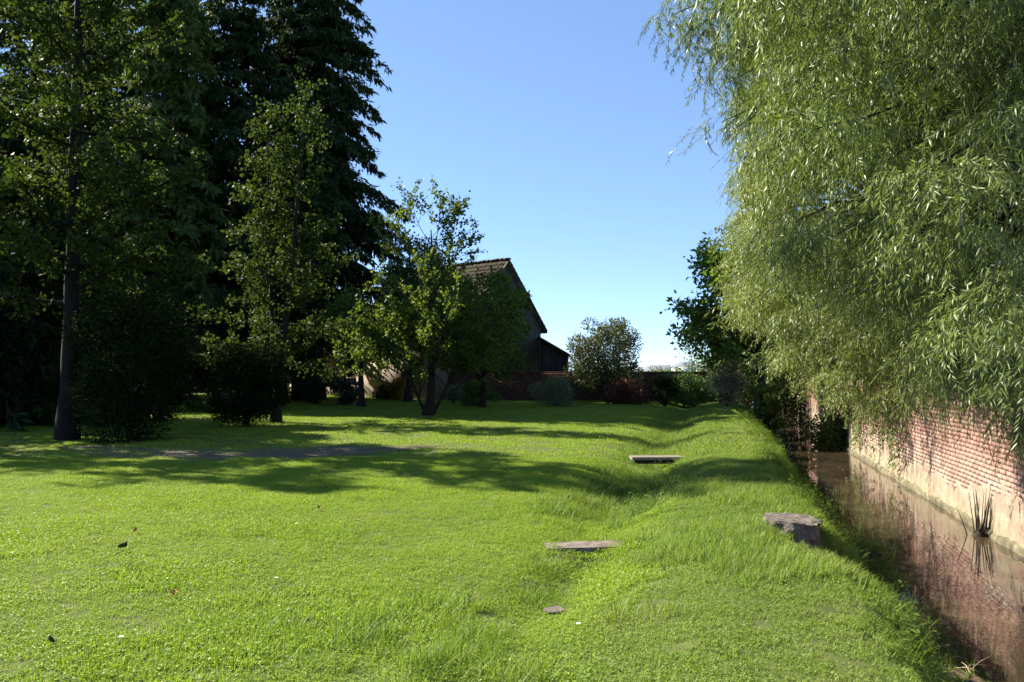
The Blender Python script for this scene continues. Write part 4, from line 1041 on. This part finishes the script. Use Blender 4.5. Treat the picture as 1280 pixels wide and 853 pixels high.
scatter('lawn_grass', 'short mown grass and clover of the sunlit lawn near the viewer', pts, rot, rng.uniform(.75, 1.2, len(X)) * (.75 + .5 * hi), idx, near_v)
berm_v = [blades(rng, 400, .32, (.014, .042), (.003, .0055), M['berm'], 'bank_tuft', 1.0, 2, clover(rng, 30, .3, (.012, .032), (.008, .014))) for _ in range(4)] + \
         [blades(rng, 240, .32, (.04, .11), (.003, .006), M['berm'], 'bank_tuft', .9, 3) for _ in range(2)]
X, Y = jgrid(rng, -3, 9, 2.2, 16, .165); u = X - K * Y
ok = (u >= -.75 + .5 * (vnoise(X * 1.3, Y * 1.3, 61) - .5)) & (u < 1.45 + .2 * (vnoise(Y * 2, Y * 0, 62) - .5)) & ~((np.abs(X - 2.6) < .3) & (np.abs(Y - 7.6) < .42)) & ((X - 2.85) ** 2 + (Y - 7.0) ** 2 > .10)
X, Y = X[ok], Y[ok]; u = X - K * Y; pts, rot = lay(rng, X, Y); hi = vnoise(X * 1.2, Y * 1.2, 52)
idx = np.where((hi > .80) | (u > 1.1), rng.integers(4, 6, len(X)), rng.integers(0, 4, len(X)))
scatter('bank_grass', 'slightly longer grass on the low bank between ditch and stream', pts, rot, rng.uniform(.75, 1.2, len(X)) * (.7 + .5 * hi), idx, berm_v)
far_v = [blades(rng, 420, .85, (.02, .045), (.007, .013), M['lawn'], 'far_tuft', .9, 2) for _ in range(4)] + [blades(rng, 420, .85, (.02, .06), (.007, .013), M['berm'], 'far_tuft', .9, 2) for _ in range(3)]
X, Y = jgrid(rng, -36, 18, 14.5, 54, .55); u = X - K * Y
ok = (np.abs(X) < .72 * Y + 2) & (u < 1.45) & ((path_mask(X, Y) < .1) | (rng.random(len(X)) < .42))
X, Y = X[ok], Y[ok]; u = X - K * Y; pts, rot = lay(rng, X, Y)
scatter('far_grass', 'mown grass of the lawn under and beyond the trees', pts, rot, rng.uniform(.8, 1.2, len(X)), np.where(u > -.8, rng.integers(4, 7, len(X)), rng.integers(0, 4, len(X))), far_v)
# long grass in the ditch, before the viewer and on the stream bank
tall_v = [blades(rng, 90, .36, (.08, .22), (.004, .008), M['tall'], 'tall_tuft', 1.1, 4) for _ in range(4)]
X, Y = jgrid(rng, -3, 10, 3.2, 34, .19); u = X - K * Y
ditch = np.exp(-((u + 1.2) / (.22 + .42 * sstep(8.5, 10, Y))) ** 2) * (.22 + .62 * sstep(8.6, 9.6, Y) * (1 - .55 * sstep(13, 18, Y)))
fore = np.exp(-((X + .25) / .75) ** 2) * np.exp(-((Y - 4.6) / .75) ** 2) * .5
edge_ = 1.0 * sstep(.95, 1.2, u) * (1 - sstep(1.75 + .3 * sstep(7.5, 9, Y), 1.95 + .35 * sstep(7.5, 9, Y), u)) * (.55 + .45 * (vnoise(X * 1.5, Y * 1.5, 64) > .42))
path_ = .5 * (np.abs(np.abs(X - .66) - .3) < .25) * (np.abs(Y - 7.72) < .12)
ok = (rng.random(len(X)) < np.maximum.reduce([ditch, fore, edge_, path_])) & ~((np.abs(X - 2.6) < .3) & (np.abs(Y - 7.55) < .5)) & ~((np.abs(X - .66) < .36) & (np.abs(Y - 7.48) < .2)) & ~((np.abs(X - 2.62) < .5) & (np.abs(Y - 14.95) < .25))
X, Y = X[ok], Y[ok]; pts, rot = lay(rng, X, Y, .6)
scatter('tall_grass', 'long uncut grass in the ditch and along the stream edge', pts, rot, rng.uniform(.5, 1.1, len(X)), rng.integers(0, 4, len(X)), tall_v)
weed_v = []
for k in range(4):
    weed_v.append(blades(rng, 14, .34, (.10, .24), (.004, .008), M['weed'], 'weed_tuft', 1.0, 3, weedplant(rng, 10, .34, (.06, .22), (.018, .042))))
X, Y = jgrid(rng, 0, 11, 3.2, 34, .2); u = X - K * Y
wd = .8 * sstep(.70, 1.05, u) * (1 - sstep(1.75 + .3 * sstep(7.5, 9, Y), 1.95 + .35 * sstep(7.5, 9, Y), u)) * (vnoise(X * 1.0, Y * 1.0, 66) > np.where((Y > 8.2), .25, .62))
dd = .35 * np.exp(-((u + .95) / .35) ** 2) * sstep(8.5, 9.5, Y) * (1 - sstep(14, 17, Y))
ok = (rng.random(len(X)) < np.maximum(wd, dd)) & ~((np.abs(X - 2.6) < .45) & (np.abs(Y - 7.4) < .7)) & ((X - 2.85) ** 2 + (Y - 7.0) ** 2 > .10)
X, Y = X[ok], Y[ok]; pts, rot = lay(rng, X, Y, .5)
scatter('bank_weeds', 'leafy weeds and nettles along the top and slope of the stream bank', pts, rot, rng.uniform(.6, 1.35, len(X)), rng.integers(0, 4, len(X)), weed_v)
# straw and twigs on the mud bar and in the water margin
g = Geo(); rng = np.random.default_rng(77)
for k in range(150):
    if k < 95: Yq = 10.5 + rng.normal(0, .7); uq = 2.0 + rng.normal(0, .35)
    else: Yq = rng.uniform(5.0, 8.5); uq = 1.75 + abs(rng.normal(0, .25))
    a = rng.uniform(0, 6.28); L_ = rng.uniform(.06, .26); z = max(float(ground(ux(uq, Yq), Yq)), WATER_Z) + .008
    p = np.array([ux(uq, Yq), Yq, z]); d = np.array([math.cos(a), math.sin(a), rng.uniform(0, .5) if rng.random() < .4 else .03]) * L_
    g.tube([p, p + d * .5 + [0, 0, .02], p + d], .0045, .002, 4)
tag(link('debris', g.build('debris', [M['straw']])), 'dry straw and twigs lying on the mud at the water margin', kind='stuff')
rng = np.random.default_rng(55)
for k in range(22):
    Yq = rng.uniform(6.5, 17); uq = rng.uniform(2.1, 3.9); L_ = rng.uniform(.05, .09); a_ = rng.uniform(0, 6.28)
    V = np.array([[-.5, 0, 0], [-.1, .13, .04], [.5, 0, .05], [-.1, -.13, .04], [0, 0, .0]]) * L_
    o = link('floating_leaf', mesh('floating_leaf', V, None, [[0, 4, 1], [1, 4, 2], [2, 4, 3], [3, 4, 0]], [M['straw'] if k % 3 else M['orange_leaf']]), None, (ux(uq, Yq), Yq, WATER_Z + .003), (0, 0, a_))
    tag(o, 'small dry willow leaf floating on the brown stream', 'leaf', 'dry leaves floating on the stream')
# ivy and creepers clinging to the far stretch of the wall
def wall_ivy(label, s0, s1, zt, n, seed, mat):
    r = np.random.default_rng(seed); s = r.uniform(s0, s1, n); cl = vnoise(s * 2.2, s * 0 + seed, seed)
    z = zt - (r.random(n) ** .8) * (.4 + 1.5 * cl); y = .07 + r.uniform(0, .14, n) + .06 * cl
    rt = root('ivy', label, 'plant', (WU + K * 11, 11, 0), wang)
    ok = z > -.7; s, z, y = s[ok], z[ok], y[ok]; m = len(s)
    D = norm(np.stack([r.normal(0, .6, m), r.uniform(.1, .6, m), -np.abs(r.normal(.6, .4, m))], 1)); N_ = norm(np.stack([r.normal(0, .5, m), np.full(m, 1.0), r.normal(.4, .4, m)], 1))
    link('foliage', leaf_mesh('foliage', np.stack([s, y, z], 1), D, N_, r.uniform(.06, .12, m), r.uniform(.04, .08, m), mat), rt)
    g = Geo()
    for k in range(int((s1 - s0) * 3)):
        q = r.uniform(s0, s1); h = .3 + 1.2 * float(vnoise(q * 2.2, seed, seed)); g.tube([[q, .06, zt], [q + .05, .07, zt - h * .5], [q + r.normal(0, .1), .07, zt - h]], .008, .004, 4)
    tag(link('stems', g.build('stems', [M['bark']]), rt), kind='stuff')
wall_ivy('ivy hanging down the far stretch of the brick wall', 7.0, 16.5, 1.1, 3000, 5, M['ivy'])
